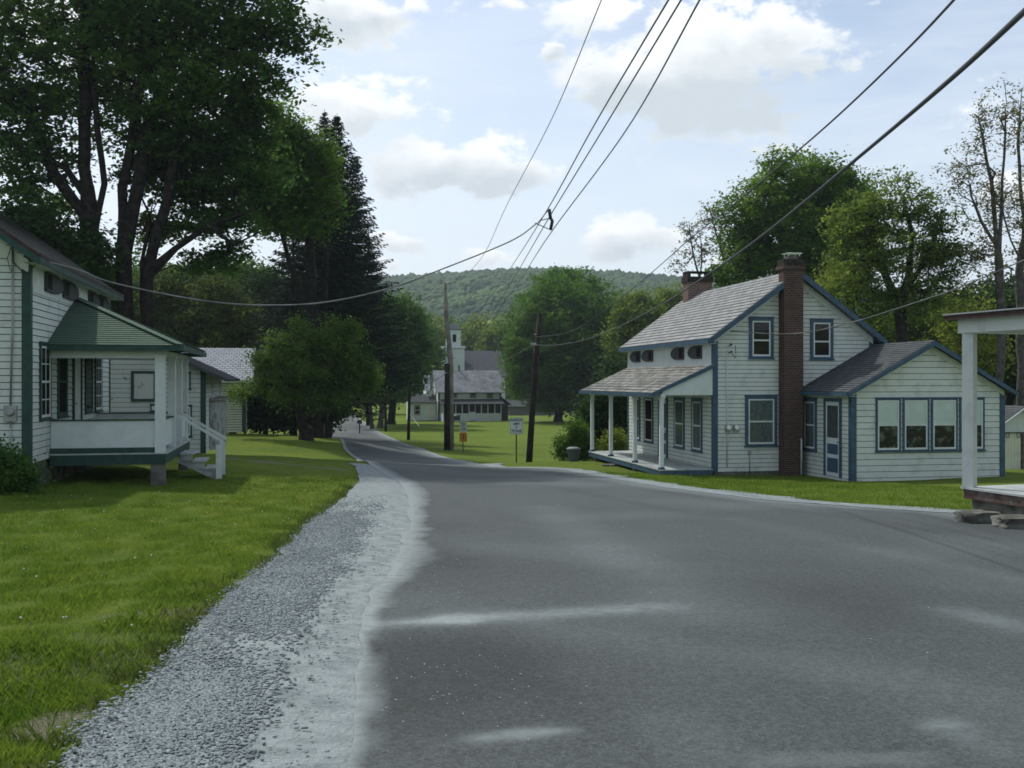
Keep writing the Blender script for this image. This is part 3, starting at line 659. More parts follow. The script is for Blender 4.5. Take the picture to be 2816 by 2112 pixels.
# porch of the left house
QW, Q0, Q1, QF = 2.43, 1.62, 7.0, -1.61
m = MB(); nb = 45
for i in range(nb):
    a = Q0 + (Q1 - Q0) * i / nb; b = Q0 + (Q1 - Q0) * (i + 1) / nb; m.box(.036, QW + .06, a, b - .006, QF - .03, QF)
L.add('porch_floor', m, M['floor'])
m = MB(); m.box(.036, QW + .02, Q0 + .02, Q1 - .02, QF - .26, QF - .032)
m.box(.036, QW - .02, Q0 + .03, Q0 + .09, QF + .002, QF + .12); L.add('porch_skirt', m, M['green'])
m = MB(); m.box(QW - .3, QW, Q0 + .05, Q0 + .3, -2.8, QF - .26); L.add('porch_pier', m, M['concrete'])
m = MB(); m.box(QW - .25, QW, Q1 - .3, Q1 - .05, -2.9, QF - .26); L.add('porch_pier', m, M['concrete'])
PO = [(QW - .1, Q0 + .12, .105), (QW - .1, 3.95, .085), (QW - .1, 5.45, .085), (QW - .1, Q1 - .12, .085)]
for (u_, v_, w) in PO:
    m = MB(); m.box(u_ - w, u_ + w, v_ - w, v_ + w, QF, .58); m.box(u_ - w - .02, u_ + w + .02, v_ - w - .02, v_ + w + .02, .52, .58); L.add('porch_post', m, M['porch_white'])
RT = -.86
def rail(ax, a, b, c):
    m = MB(); m2 = MB()
    if ax == 'u': m.box(a, b, c, c + .04, QF + .12, RT - .03); m2.box(a, b, c - .04, c + .08, RT - .03, RT)
    else: m.box(c, c + .04, a, b, QF + .1, RT - .03); m2.box(c - .04, c + .08, a, b, RT - .03, RT)
    L.add('porch_railing', m, M['porch_white'], ); L.add('rail_cap', m2, M['green'])
rail('u', .04, QW - .2, Q0 + .08); rail('u', .04, QW - .2, Q1 - .14); rail('v', Q0 + .24, 3.86, QW - .12); rail('v', 5.54, Q1 - .22, QW - .12)
m = MB(); m.box(.04, QW, Q0 + .05, Q0 + .2, .50, .68); m.box(QW - .16, QW, Q0 + .2, Q1, .58, .68); m.box(.04, QW - .16, Q1 - .15, Q1, .58, .68); L.add('porch_beam', m, M['porch_white'])
m = MB(); m.face([(.04, Q0, .66), (.04, Q1, .66), (QW, Q1, .66), (QW, Q0, .66)]); L.add('porch_ceiling', m, M['white'])
EU = 2.82; ap = (0.02, 4.37, 2.02); e0 = (0.02, 1.36, .78); e1 = (EU, 1.36, .78); e2 = (EU, 7.3, .78); e3 = (.02, 7.3, .78)
m = MB()
for tri in ((e0, e1, ap), (e1, e2, ap), (e2, e3, ap)):
    a, b, c = [Vector(p) for p in tri]; n = (b - a).cross(c - a).normalized(); k = 24; e = (b - a).normalized(); f = n.cross(e)
    for i in range(k):
        t0, t1 = i / k, (i + 1) / k; p0 = a.lerp(c, t0) + n * .014; p1 = b.lerp(c, t0) + n * .014; q1 = b.lerp(c, t1) + n * .002; q0 = a.lerp(c, t1) + n * .002
        pl = [p0, p1, q1, q0] if i < k - 1 else [p0, p1, q1]; m.face(pl, [((p - a).dot(e), (p - a).dot(f)) for p in pl])
        r0, r1 = a.lerp(c, t0), b.lerp(c, t0); m.face([r0, r1, p1, p0], [(0, 0)] * 4)
m.face([e3, e2, e1, e0]); L.add('porch_roof', m, M['green_sh'], label='green shingle hipped porch roof')
m = MB()
for a, b in ((e1, ap), (e2, ap)):
    m.bar(Vector(a) + Vector((-.03, 0, .03)), Vector(b) + Vector((0, 0, .03)), .2, .02)
L.add('hip_cap', m, M['green_sh'])
m = MB(); m.box(.03, EU, 1.30, 1.355, .66, .775); m.box(EU, EU + .05, 1.30, 7.35, .66, .775); m.box(.03, EU, 7.305, 7.36, .66, .775); L.add('fascia', m, M['green'])
# steps
SV0, SV1 = 4.12, 5.3
for k in range(3):
    zt = QF - .19 * (k + 1); u0 = QW + .06 + .29 * k
    m = MB(); m.box(u0, u0 + .33, SV0, SV1, zt - .04, zt); L.add('step', m, M['floor'])
    m = MB(); m.box(u0 + .02, u0 + .05, SV0 + .08, SV1 - .04, zt - .2, zt - .04); m.box(u0 + .03, u0 + .3, SV0 + .05, SV0 + .08, zt - .2, zt - .04); L.add('step_riser', m, M['floor'])
m = MB(); m.bar((QW + .02, SV0 + .1, QF - .34), (QW + .98, SV0 + .1, QF - .82), .04, .16); L.add('stringer', m, M['floor'])
for v_ in (SV0 - .02, SV1 + .02):
    m = MB(); ub = QW + 1.0; m.box(ub - .07, ub + .07, v_ - .05, v_ + .05, -2.45, -1.6); L.add('newel_post', m, M['porch_white'])
    m = MB(); m.bar((QW - .05, v_, -.82), (ub + .1, v_, -1.52), .05, .07); L.add('handrail', m, M['porch_white'])

# ================================================================== OUTBUILDING behind the left house
B = House('outbuilding', -10.56, 35, TL, -2.6, label='old white outbuilding with peeling paint behind the green-roofed porch', cat='shed')
bt = lambda u: .30 + .46 * min(-u, u + 7.6)
prof = [(-7.6, -2.5), (0, -2.5), (0, bt(0)), (-3.8, bt(-3.8)), (-7.6, bt(0))]
m = MB(); m.face([(u, 0, z) for u, z in prof]); m.face([(u, 8, z) for u, z in prof][::-1])
for i in range(5):
    a, b = prof[i], prof[(i + 1) % 5]; m.face([(a[0], 0, a[1]), (a[0], 8, a[1]), (b[0], 8, b[1]), (b[0], 0, b[1])])
def bspan(z):
    if z <= bt(0): return (-7.5, -.14)
    d = (z - .30) / .46; return (-7.6 + d, -d)
B.add('sheathing', m, M['groove_shade']); m = MB(); GROOVE = .014
clap(m, (0, 0, 0), EX, (0, -1, 0), -2.5, bt(-3.8), .16, bspan)
clap(m, (0, 0, 0), EY, (1, 0, 0), -2.5, bt(0), .16, lambda z: (.14, 8))
B.add('wall', m, M['white_old'])
m = MB(); m.box(-.14, .03, -.035, .14, -2.5, bt(0) - .05); B.add('corner_board', m, M['green'])
for ue in (.75, -8.35):
    zz = bt(0) + .1 - .75 * .46; shingle_roof(B, 'roof', M['asphalt_sh'], [(ue, -.45, zz), (ue, 8.4, zz), (-3.8, 8.4, bt(-3.8) + .1), (-3.8, -.45, bt(-3.8) + .1)], .09, .14)
def bw(a, b, c, d): return B.u(a, 0), B.u(b, 0), B.z(d, B.u(a, 0), 0), B.z(c, B.u(a, 0), 0)
u0, u1, z0, z1 = bw(361, 431, 1020, 1104)
m = MB()
for q in ((u0, u0 + .09, z0, z1), (u1 - .09, u1, z0, z1), (u0 + .09, u1 - .09, z0, z0 + .09), (u0 + .09, u1 - .09, z1 - .09, z1)): m.box(q[0], q[1], -.06, -.0, q[2], q[3])
hf = B.add('hatch_frame', m, M['green'])
m = MB(); n_ = 5
for i in range(n_): m.box(u0 + .09 + (u1 - u0 - .18) * i / n_, u0 + .09 + (u1 - u0 - .18) * (i + 1) / n_ - .006, -.035, -.0, z0 + .09, z1 - .09)
for zz in (z0 + .3, z1 - .3): m.box(u0 + .05, u0 + .25, -.045, -.036, zz, zz + .04)
B.add('hatch_door', m, M['white_old'], hf)
for q in ((512, 525, 1024, 1070), (505, 528, 1115, 1200)):
    window(B, (0, 0, 0), EX, (0, -1, 0), *bw(*q), M['green'], fw=.05)
window(B, (0, 0, 0), EX, (0, -1, 0), *bw(414, 430, 1113, 1130), M['green'], fw=.04)
for px in (580, 602):
    v_ = B.v(px, 0); window(B, (0, 0, 0), EY, (1, 0, 0), v_, v_ + .7, -.62, .05, M['white_old'], fw=.08)
# rounded entrance bay with its hood
m = MB(); vc = 4.6; rr = 2.9
arc = [(0.0 + .35 * math.sin(t), vc - rr * math.cos(t)) for t in np.linspace(0, math.pi, 17)]
for i in range(16):
    a, b = arc[i], arc[i + 1]; m.face([(a[0] + .03, a[1], -2.5), (b[0] + .03, b[1], -2.5), (b[0] + .03, b[1], -.72), (a[0] + .03, a[1], -.72)], sm=True)
B.add('bay_wall', m, M['bay'])
m = MB()
arc = [(.03 + .5 * math.sin(t), vc - (rr + .15) * math.cos(t)) for t in np.linspace(0, math.pi, 17)]
for i in range(16):
    a, b = arc[i], arc[i + 1]; m.hexa([(0, a[1], -.72), (a[0], a[1], -.72), (b[0], b[1], -.72), (0, b[1], -.72)], [(0, a[1], -.62), (a[0], a[1], -.65), (b[0], b[1], -.65), (0, b[1], -.62)])
B.add('hood', m, M['pole_grey'])

# ================================================================== BARN
K = House('barn', -15.7, 60, TL, -3.1, label='long white clapboard barn with pale grey shingle roof left of the apple tree', cat='barn')
KB, KE, KR, KD = -3.05, .1, 2.02, 3.4     # ridge runs along local x
m = MB(); m.box(-13, 0, 0, 2 * KD, KB, KE); m.face([(0, 0, KE), (0, 2 * KD, KE), (0, KD, KR - .08)])
K.add('sheathing', m, M['groove_shade']); m = MB(); GROOVE = .03
clap(m, (0, 0, 0), EX, (0, -1, 0), KB, KE, .15, lambda z: (-13, -.16))
clap(m, (0, 0, 0), EY, (1, 0, 0), KB, KE, .15, lambda z: (.1, 2 * KD)); K.add('wall', m, M['cream'])
m = MB(); m.box(-.2, -.0, -.035, .0, KB, KE); K.add('corner_board', m, M['green'])
shingle_roof(K, 'roof', M['grey_sh'], [(-13.4, -.35, KE - .06), (.45, -.35, KE - .06), (.45, KD, KR), (-13.4, KD, KR)], .08, .24)
shingle_roof(K, 'roof', M['grey_sh'], [(-13.4, 2 * KD + .35, KE - .06), (.45, 2 * KD + .35, KE - .06), (.45, KD, KR), (-13.4, KD, KR)], .08, .24)
m = MB(); m.box(-13.4, .46, -.4, -.355, KE - .2, KE - .06); K.add('gutter', m, M['porch_white'])
for (v0, v1) in ((.4, 2.0), (3.5, 5.2)):
    m = MB(); m.box(0, .05, v0, v0 + .12, KB, -.7); m.box(0, .05, v1 - .12, v1, KB, -.7); m.box(0, .05, v0 + .12, v1 - .12, -.85, -.7); fr = K.add('door_frame', m, M['porch_white'])
    m = MB(); m.box(.002, .03, v0 + .12, v1 - .12, KB + .05, -.85); K.add('door', m, M['dark2'], fr)

# ================================================================== WORKERS' HOUSE AND CHURCH across the lawn
GROOVE = .02
C5 = House('house', X(1205, 140), 140, TL, -5.7, label='white house with long grey roof and glazed porch below the church tower', cat='house')
def c5u(px, v=0): return C5.u(px, v)
cw = c5u(1378); cb, ce, cr_ = -5.5, -1.5, 1.45; cd = 3.4
m = MB(); m.box(0, cw, 0, 2 * cd, cb, ce)
m.face([(0, 2 * cd, ce), (0, 0, ce), (0, cd, cr_ - .1)]); m.face([(cw, 0, ce), (cw, 2 * cd, ce), (cw, cd, cr_ - .1)])
clap(m, (0, 0, 0), EX, (0, -1, 0), cb, ce, .2, lambda z: (.1, cw - .1)); clap(m, (0, 0, 0), EY, (-1, 0, 0), cb, ce, .2, lambda z: (.1, 2 * cd)); C5.add('wall', m, M['white'])
corners(C5, M['dark2'], (-.03, .22, -.04, 0, cb, ce), (cw - .22, cw + .03, -.04, 0, cb, ce))
for v_ in (0, 1):
    ve = -.45 if not v_ else 2 * cd + .45; shingle_roof(C5, 'roof', M['old_sh'], [(-.35, ve, ce - .12), (cw + .5, ve, ce - .12), (cw + .5, cd, cr_), (-.35, cd, cr_)], .1, .25, label='blotchy grey shingle roof slope')
for px in (1240, 1292, 1338): u_ = c5u(px); window(C5, (0, 0, 0), EX, (0, -1, 0), u_, u_ + .9, -2.35, -1.62, M['dark2'], fw=.08)
for v_ in (1.2, 4.4): window(C5, (0, 0, 0), EY, (-1, 0, 0), v_, v_ + .9, -4.6, -3.2, M['dark2'], fw=.08); window(C5, (0, 0, 0), EY, (-1, 0, 0), v_ + .4, v_ + 1.2, -2.2, -1.2, M['dark2'], fw=.08)
m = MB(); m.box(c5u(1271), c5u(1274.5) , cd - .2, cd + .2, cr_ - .5, cr_ + .75); C5.add('chimney', m, M['brick'])
gp = -1.9; gu0, gu1 = c5u(1218, gp), c5u(1379, gp)
m = MB(); m.box(gu0, gu1, gp, 0, cb - .1, -4.45); C5.add('porch_wall', m, M['porch_white'])
shingle_roof(C5, 'porch_roof', M['asphalt_sh'], [(gu0 - .3, gp - .35, -3.15), (gu1 + .4, gp - .35, -3.15), (gu1 + .4, -.02, -2.55), (gu0 - .3, -.02, -2.55)], .12, .25)
m = MB(); m.box(gu0 + .1, gu1 - .1, gp + .15, gp + .2, -4.45, -3.25); C5.add('porch_screen', m, M['dark'])
ps = [gu0 + .05] + [c5u(p, gp) for p in (1236, 1253.5, 1271.5, 1290, 1306.5, 1324, 1342, 1361)] + [gu1 - .05]
for p in ps:
    m = MB(); m.box(p - .06, p + .06, gp, gp + .12, -4.45, -3.25); C5.add('porch_post', m, M['porch_white'])
u0, u1 = c5u(1291.5, gp), c5u(1306, gp)
m = MB(); m.box(u0, u1, gp - .06, gp - .01, -5.35, -4.25); C5.add('door', m, M['porch_white']); m = MB(); m.box(u0, u1, gp - .05, gp - .01, -4.2, -3.3); C5.add('door_window', m, M['dark'])
for k in range(2): m = MB(); m.box(u0 - .1, u1 + .1, gp - .9 + .35 * k, gp - .6 + .35 * k, -5.85, -5.62 + .15 * k); C5.add('step', m, M['concrete'])
# left wing
a, b = c5u(1160.5, 4), c5u(1184, 4); zt, ze = Z(1032, 144), Z(1074, 144)
m = MB(); m.box(a + .5, b, 2.6, 6.5, cb, ze); C5.add('wing_wall', m, M['white'])
shingle_roof(C5, 'wing_roof', M['grey_sh'], [(a + .25, 2.3, ze), (b - .3, 2.3, ze), (b, 4.6, zt), (a, 4.6, zt)], .1, .25)
a2 = c5u(1126, 2); m = MB(); m.box(a2, -.02, 1.2, 6, cb, Z(1106, 142)); C5.add('side_room', m, M['white_old'])
shingle_roof(C5, 'side_roof', M['asphalt_sh'], [(a2 - .4, .8, Z(1106, 142)), (-.03, .8, Z(1106, 142)), (-.03, 3.4, Z(1083, 144)), (a2 + .8, 3.4, Z(1083, 144))], .1, .25)
u_ = c5u(1139, 1.2); window(C5, (0, 1.2, 0), EX, (0, -1, 0), u_, u_ + .85, -4.7, -3.4, M['dark2'], fw=.08)
u_ = c5u(1173, 1.2); door(C5, (0, 1.2, 0), EX, (0, -1, 0), u_, u_ + 1.1, -5.4, -3.3, M['porch_white'], M['cream'], glass=False, panels=False)
# far lean-to right of the house
a, b = c5u(1378, .4), c5u(1398, .4); m = MB(); m.box(cw + .03, b, .6, 5, cb, -3.3); C5.add('lean_to', m, M['dark2']); shingle_roof(C5, 'lean_to_roof', M['asphalt_sh'], [(b + .4, .2, -3.35), (b + .4, 5.2, -3.35), (cw + .03, 5.2, -2.2), (cw + .03, .2, -2.2)], .1, .25)

CH = House('church', X(1221, 172), 172, TL, -5.8, label='white church with belfry tower and dark roof behind the long grey-roofed house', cat='church')
s = 172 / F / 5.53
def cu(px, v=0): return CH.u(1080 + px / 5.53, v)
zz = lambda py: Z(880 + py / 5.53, 172)
tw0, tw1 = cu(782), cu(1092)
m = MB(); m.box(tw0, tw1, 0, 3.4, -5.8, zz(425)); clap(m, (0, 0, 0), EX, (0, -1, 0), -5.7, zz(430), .25, lambda z: (tw0 + .05, tw1 - .05)); CH.add('tower', m, M['porch_white'])
m = MB(); m.box(tw0 - .25, tw1 + .25, -.25, 3.65, zz(425), zz(408)); m.box(tw0 - .1, tw1 + .1, -.1, 3.5, zz(408), zz(395)); CH.add('cornice', m, M['sash'])
b0, b1 = cu(845), cu(1042); bc = (b0 + b1) / 2; hb = (b1 - b0) / 2
m = MB(); m.box(b0, b1, .5, .5 + 2 * hb, zz(395), zz(145)); be = CH.add('belfry', m, M['porch_white'])
m = MB(); c = (bc, .5 + hb); r_ = hb + .35; q = [(c[0] - r_, c[1] - r_), (c[0] + r_, c[1] - r_), (c[0] + r_, c[1] + r_), (c[0] - r_, c[1] + r_)]
for i in range(4): m.face([(*q[i], zz(135)), (*q[(i + 1) % 4], zz(135)), (*c, zz(30))])
m.face([(*p, zz(135)) for p in q][::-1]); CH.add('belfry_roof', m, M['church_sh'])
m = MB(); m.box(cu(908), cu(982), .44, .5, zz(340), zz(208)); lo = CH.add('louvre_frame', m, M['sash'])
m = MB(); m.box(cu(918), cu(972), .42, .445, zz(332), zz(216)); CH.add('louvre', m, M['dark'], lo)
n1 = cu(1700); nz0, nz1 = zz(850), zz(452); nd = 5.5
m = MB(); m.box(tw0 + .3, n1, -.6, 2 * nd - .6, -5.8, nz0)
m.face([(tw0 + .3, 2 * nd - .6, nz0), (tw0 + .3, -.6, nz0), (tw0 + .3, nd - .6, nz1)]); CH.add('nave_wall', m, M['white'])
shingle_roof(CH, 'nave_roof', M['church_sh'], [(tw1 - 1.9, -1.0, nz0 - .1), (n1 + .4, -1.0, nz0 - .1), (n1 + .4, nd - .6, nz1), (tw1 - 1.9, nd - .6, nz1)], .15, .3)
shingle_roof(CH, 'nave_roof', M['church_sh'], [(tw0, 2 * nd - .2, nz0 - .1), (n1 + .4, 2 * nd - .2, nz0 - .1), (n1 + .4, nd - .6, nz1), (tw0, nd - .6, nz1)], .15, .3)
shed_w = House('barn', X(1400, 170), 168, TL, -5.8, label='low grey shed glimpsed behind the round maple', cat='barn')
m = MB(); m.box(0, 9, 0, 6, -5.8, -4.2); shed_w.add('wall', m, M['concrete'])
shingle_roof(shed_w, 'roof', M['asphalt_sh'], [(-.4, -.4, -4.25), (9.4, -.4, -4.25), (9.4, 3, -3.1), (-.4, 3, -3.1)], .1, .3); shingle_roof(shed_w, 'roof', M['asphalt_sh'], [(-.4, 6.4, -4.25), (9.4, 6.4, -4.25), (9.4, 3, -3.1), (-.4, 3, -3.1)], .1, .3)

# ================================================================== PORCH BUILDING at the right edge
Q = House('porch_building', 7.19, 16, R(18), -2.2, label='porch corner with white post and worn red floor edge at the right edge', cat='house')
# local -y runs toward the viewer, +x to the right
m = MB(); n_ = 40
for i in range(n_): m.box(-.09, 3.4, -.0 - 6 + (6.1) * i / n_, -6 + 6.1 * (i + 1) / n_ - .006, -1.70, -1.67)
Q.add('porch_floor', m, M['floor'])
m = MB(); m.box(-.06, 3.4, -5.95, .06, -1.85, -1.702); Q.add('floor_edge', m, M['redboard'])
m = MB(); m.box(.05, 3.3, -5.9, .0, -2.6, -1.851); Q.add('foundation', m, M['stone'])
for (u_, v_) in ((0, 0), (0, -3.2)):
    m = MB(); w = .07; q = R(27); cs, sn = math.cos(q) * w * 1.2, math.sin(q) * w * 1.2
    pts = [(u_ + cs - sn, v_ + sn + cs), (u_ - cs - sn, v_ - sn + cs), (u_ - cs + sn, v_ - sn - cs), (u_ + cs + sn, v_ + sn - cs)]
    m.hexa([(*p, -1.67) for p in pts], [(*p, .75) for p in pts]); Q.add('porch_post', m, M['white'])
m = MB(); m.box(-.12, .12, -6, .12, .75, .97); m.box(.12, 3.4, -.12, .12, .75, .97); Q.add('porch_beam', m, M['white'])
m = MB(); m.box(-.26, -.2, -6.3, .26, .955, 1.03); m.box(-.2, 3.4, .2, .26, .955, 1.03); Q.add('fascia', m, M['red'])
m = MB(); m.slab([(-.28, -6.3, 1.055), (3.4, -6.3, 1.35), (3.4, .28, 1.35), (-.28, .28, 1.055)], (-.08, 0, .99), .02); Q.add('porch_roof', m, M['steel'])
m = MB(); m.box(-.2, 3.4, -6.2, .2, .972, .985); Q.add('porch_ceiling', m, M['white'])
m = MB(); m.box(3.4, 8, -6, .1, -2.4, 1.7); GROOVE = .0; clap(m, (3.4, -6, 0), EY, (-1, 0, 0), -1.65, 1.05, .139, lambda z: (0, 6)); Q.add('wall', m, M['white'])
def rock(name, x, y, z, sx, sy, sz, seed, **k):
    import bmesh
    bm = bmesh.new(); bmesh.ops.create_icosphere(bm, subdivisions=3, radius=1)
    for v in bm.verts:
        c = v.co.copy(); q = Vector((max(-.72, min(.72, c.x)), max(-.72, min(.72, c.y)), max(-.6, min(.6, c.z))))
        q *= 1 + .28 * mnoise.noise(c * 1.6 + Vector((seed, 0, 0))) + .1 * mnoise.noise(c * 5 + Vector((seed, 3, 0)))
        v.co = Vector((q.x * sx, q.y * sy, q.z * sz))
    me = bpy.data.meshes.new(name); bm.to_mesh(me); bm.free(); me.materials.append(M['stone'])
    o = bpy.data.objects.new(name, me); link(o); o.location = (x, y, z); return tag(o, **k)
for i, (s_, sx, sy, sz, lb) in enumerate([(.42, .44, .3, .17, 'rough stone under the corner of the red-edged porch floor'), (1.25, .5, .3, .15, 'long rough stone beside the porch, at the right edge')]):
    x, y = 7.19 + .309 * s_ - .16, 16 - .951 * s_ - .05; rock('stone', x, y, G(x, y) + .09, sx, sy, sz, i * 7.3, label=lb, cat='stone', group='stones under the right porch')
x, y = hit(1674, 1283); rock('stone', x, y, G(x, y) + .03, .3, .2, .1, 31, label='small flat stone in the grass before the blue-trimmed porch', cat='stone')

SH = House('shed', X(2757, 37), 37, R(8), -3.5, label='small shed with cream plank doors behind the right annex', cat='shed')
m = MB(); m.box(0, 1.5, 0, 2.5, -3.5, -1.45); m.face([(0, 0, -1.45), (1.5, 0, -1.45), (.75, 0, -.98)]); SH.add('wall', m, M['white'])
m = MB(); n_ = 5
for i in range(n_): m.box(.06 + .62 * i / n_, .06 + .62 * (i + 1) / n_ - .008, -.06, -.0, -3.45, -1.9)
d1 = SH.add('door', m, M['cream']); m = MB()
for i in range(n_): m.box(.82 + .62 * i / n_, .82 + .62 * (i + 1) / n_ - .008, -.06, 0, -3.45, -1.9)
SH.add('door', m, M['cream']); m = MB(); m.box(.70, .79, -.07, 0, -3.45, -1.9); SH.add('door_post', m, M['redboard'])
m = MB(); m.box(0, 1.5, -.1, -.06, -1.9, -1.87)
for u_ in (.12, .55, .9, 1.3): m.tube([(u_ + .07 * math.cos(t), -.12, -1.98 + .09 * math.sin(t)) for t in np.linspace(0, 2 * math.pi, 13)], .012, 5)
SH.add('door_track', m, M['black'])
shingle_roof(SH, 'roof', M['asphalt_sh'], [(-.2, -.25, -1.56), (-.2, 2.7, -1.56), (.75, 2.7, -.92), (.75, -.25, -.92)], .05, .14); shingle_roof(SH, 'roof', M['asphalt_sh'], [(1.7, -.25, -1.56), (1.7, 2.7, -1.56), (.75, 2.7, -.92), (.75, -.25, -.92)], .05, .14)
m = MB()
for u0 in (-.21, 1.71): m.bar((u0, -.27, -1.6), (.75, -.27, -.96), .03, .06, up=(0, -1, 0))
SH.add('barge_board', m, M['porch_white'])

# ================================================================== ROAD, SHOULDERS, GROUND
_L = [(942, 2112), (960, 2000), (993, 1782), (1018, 1642), (1070, 1579), (1122, 1438), (1127, 1368), (1095, 1324), (1015, 1279), (979, 1262), (945, 1235), (908, 1200), (893, 1175), (905, 1155), (930, 1143), (945, 1136)]
_Rr = [(970, 1137), (985, 1150), (1017, 1175), (1090, 1213), (1171, 1243), (1280, 1273), (1361, 1287), (1500, 1290), (1566, 1293), (1655, 1311), (1846, 1343), (2164, 1381), (2419, 1400), (2648, 1415), (2816, 1440)]
_Gr = [(191, 2112), (229, 2024), (420, 1884), (484, 1808), (560, 1706), (649, 1630), (789, 1515), (840, 1451), (942, 1375), (990, 1324), (978, 1286), (960, 1276)]
Lp = sorted([hit(*p) for p in _L], key=lambda q: q[1]); Rp = sorted([hit(*p) for p in _Rr], key=lambda q: q[1]); Gp = sorted([hit(*p) for p in _Gr], key=lambda q: q[1])
Lp = [(-.6, -40), (-.7, 2)] + Lp; Rp = [(60, -40), (60, 6), (24, 11.5)] + Rp; Gp = [(-1.6, -40), (-1.7, 2)] + Gp
def curve(pts):
    ys = np.array([p[1] for p in pts]); xs = np.array([p[0] for p in pts])
    for i in range(1, len(ys)):
        if ys[i] <= ys[i - 1]: ys[i] = ys[i - 1] + .03
    return ys, xs
LY, LX = curve(Lp); RY, RX = curve(Rp); GY, GX = curve(Gp)
YEND = min(LY[-1], RY[-1])
xL = lambda y: np.interp(y, LY, LX); xR = lambda y: np.interp(y, RY, RX)
def nz2(x, y, s, o=0): return np.array([mnoise.noise(Vector((a * s + o, b * s, o * 1.3))) for a, b in zip(np.ravel(x), np.ravel(y))]).reshape(np.shape(x))
rows = [-40, -20, -8, -2, 1]
y = 2.0
while y < YEND: rows.append(y); y += max(.09, .013 * y)
rows.append(YEND); rows = np.array(rows)
NC = 190
tt = np.linspace(0, 1, NC) ** 1.25
jamp = np.clip(9 / np.maximum(rows, 1), .15, 1) * np.clip(rows / 11, .25, 1); jl = (nz2(rows, rows * 0, 1.7) * .10 + nz2(rows, rows * 0, .5, 9) * .15) * jamp
RXX = xL(rows)[:, None] + jl[:, None] * (1 - tt) + (xR(rows) - xL(rows))[:, None] * tt
RYY = np.repeat(rows[:, None], NC, 1)
RZZ = ground(RXX, RYY) + .022
def gridmesh(name, XX, YY, ZZ, m, smooth=True):
    nr, nc = XX.shape; V = np.stack([XX, YY, ZZ], -1).reshape(-1, 3); i = np.arange(nr * nc).reshape(nr, nc)
    Fq = np.stack([i[:-1, :-1], i[:-1, 1:], i[1:, 1:], i[1:, :-1]], -1).reshape(-1, 4); return npmesh(name, V, Fq, 4, m, smooth)
me = gridmesh('road', RXX, RYY, RZZ, M['road'])
# dust settled on the asphalt: a rim along the gravel, streaks, and loose patches
def segd(x, y, a, b):
    ax, ay = a; bx_, by_ = b; dx, dy = bx_ - ax, by_ - ay; t = np.clip(((x - ax) * dx + (y - ay) * dy) / (dx * dx + dy * dy), 0, 1); return np.hypot(x - ax - t * dx, y - ay - t * dy), t
fx, fy = RXX.ravel(), RYY.ravel()
n1_ = nz2(fx, fy, .45); n2_ = nz2(fx, fy, 2.2, 5); n3_ = nz2(fx, fy, .22, 15)
dl = fx - xL(fy); dist_r = xR(fy) - fx
edgew = np.interp(fy, [0, 4.5, 7, 9, 11, 14, 17, 24, 60], [.08, .12, .14, .14, .45, .35, .3, .5, .2])
dust = 1.0 * np.clip(1 - dl / (edgew * (1 + .7 * n2_ * np.clip(8 / np.maximum(fy, 1), .25, 1))), 0, 1) ** .7
dust = np.maximum(dust, np.clip(.75 - dist_r / 1.2, 0, 1) * .7 * (fy > 9))
dust += np.clip(n1_ * .5 + n3_ * .5 - .02, 0, 1) * .35 + .05
for (a, b, w, s_) in (((1000, 1728), (1260, 1712), .17, .62), ((1260, 1712), (1800, 1678), .21, .36), ((1360, 2040), (1500, 2025), .07, .5), ((1500, 2025), (1280, 2055), .09, .14), ((2480, 1975), (2600, 2010), .05, .3), ((2600, 2010), (2816, 2100), .12, .14), ((1830, 1985), (1960, 2112), .15, .1), ((2100, 2105), (2500, 2100), .06, .3),
                      ((2640, 1690), (2816, 1740), .2, .3), ((2000, 1430), (2816, 1600), .25, .12), ((1500, 1400), (1900, 1700), .5, .12), ((1300, 1700), (2600, 1900), .35, .1)):
    d, t = segd(fx, fy, hit(*a), hit(*b)); dust += s_ * np.exp(-(d / w) ** 2) * (1 + .5 * n2_)
cl = np.zeros_like(dust)
for (p, r_, s_) in (((1060, 1800), .8, .85), ((1130, 1950), .8, .6), ((1150, 1560), 1.2, .6), ((1080, 1880), .7, .6), ((1150, 1450), 1.2, .4), ((2150, 1600), 1.6, .3), ((2300, 1690), 1.2, .3), ((1700, 1420), 2, .2), ((1250, 1850), 1.2, .25)):
    c_ = hit(*p); cl += s_ * np.exp(-((fx - c_[0]) ** 2 + (fy - c_[1]) ** 2) / r_ ** 2)
for (a, b, w, s_) in (((1480, 1335), (2816, 1590), .22, .3), ((1800, 1352), (2816, 1500), .2, .3), ((1180, 1500), (1700, 2112), .3, .15), ((1350, 1400), (2500, 2112), .35, .15)):
    d, t = segd(fx, fy, hit(*a), hit(*b)); cl += s_ * np.exp(-(d / w) ** 2)
cl = np.clip(cl * (1 + .5 * n2_), 0, .95) * np.clip(1 - dust * 1.2, 0, 1)
for nm, ar in (('dust', np.clip(dust, 0, 1)), ('clean', cl)):
    at = me.attributes.new(nm, 'FLOAT', 'POINT'); at.data.foreach_set('value', ar.astype(np.float32))
tag(link(bpy.data.objects.new('road', me)), kind='structure')
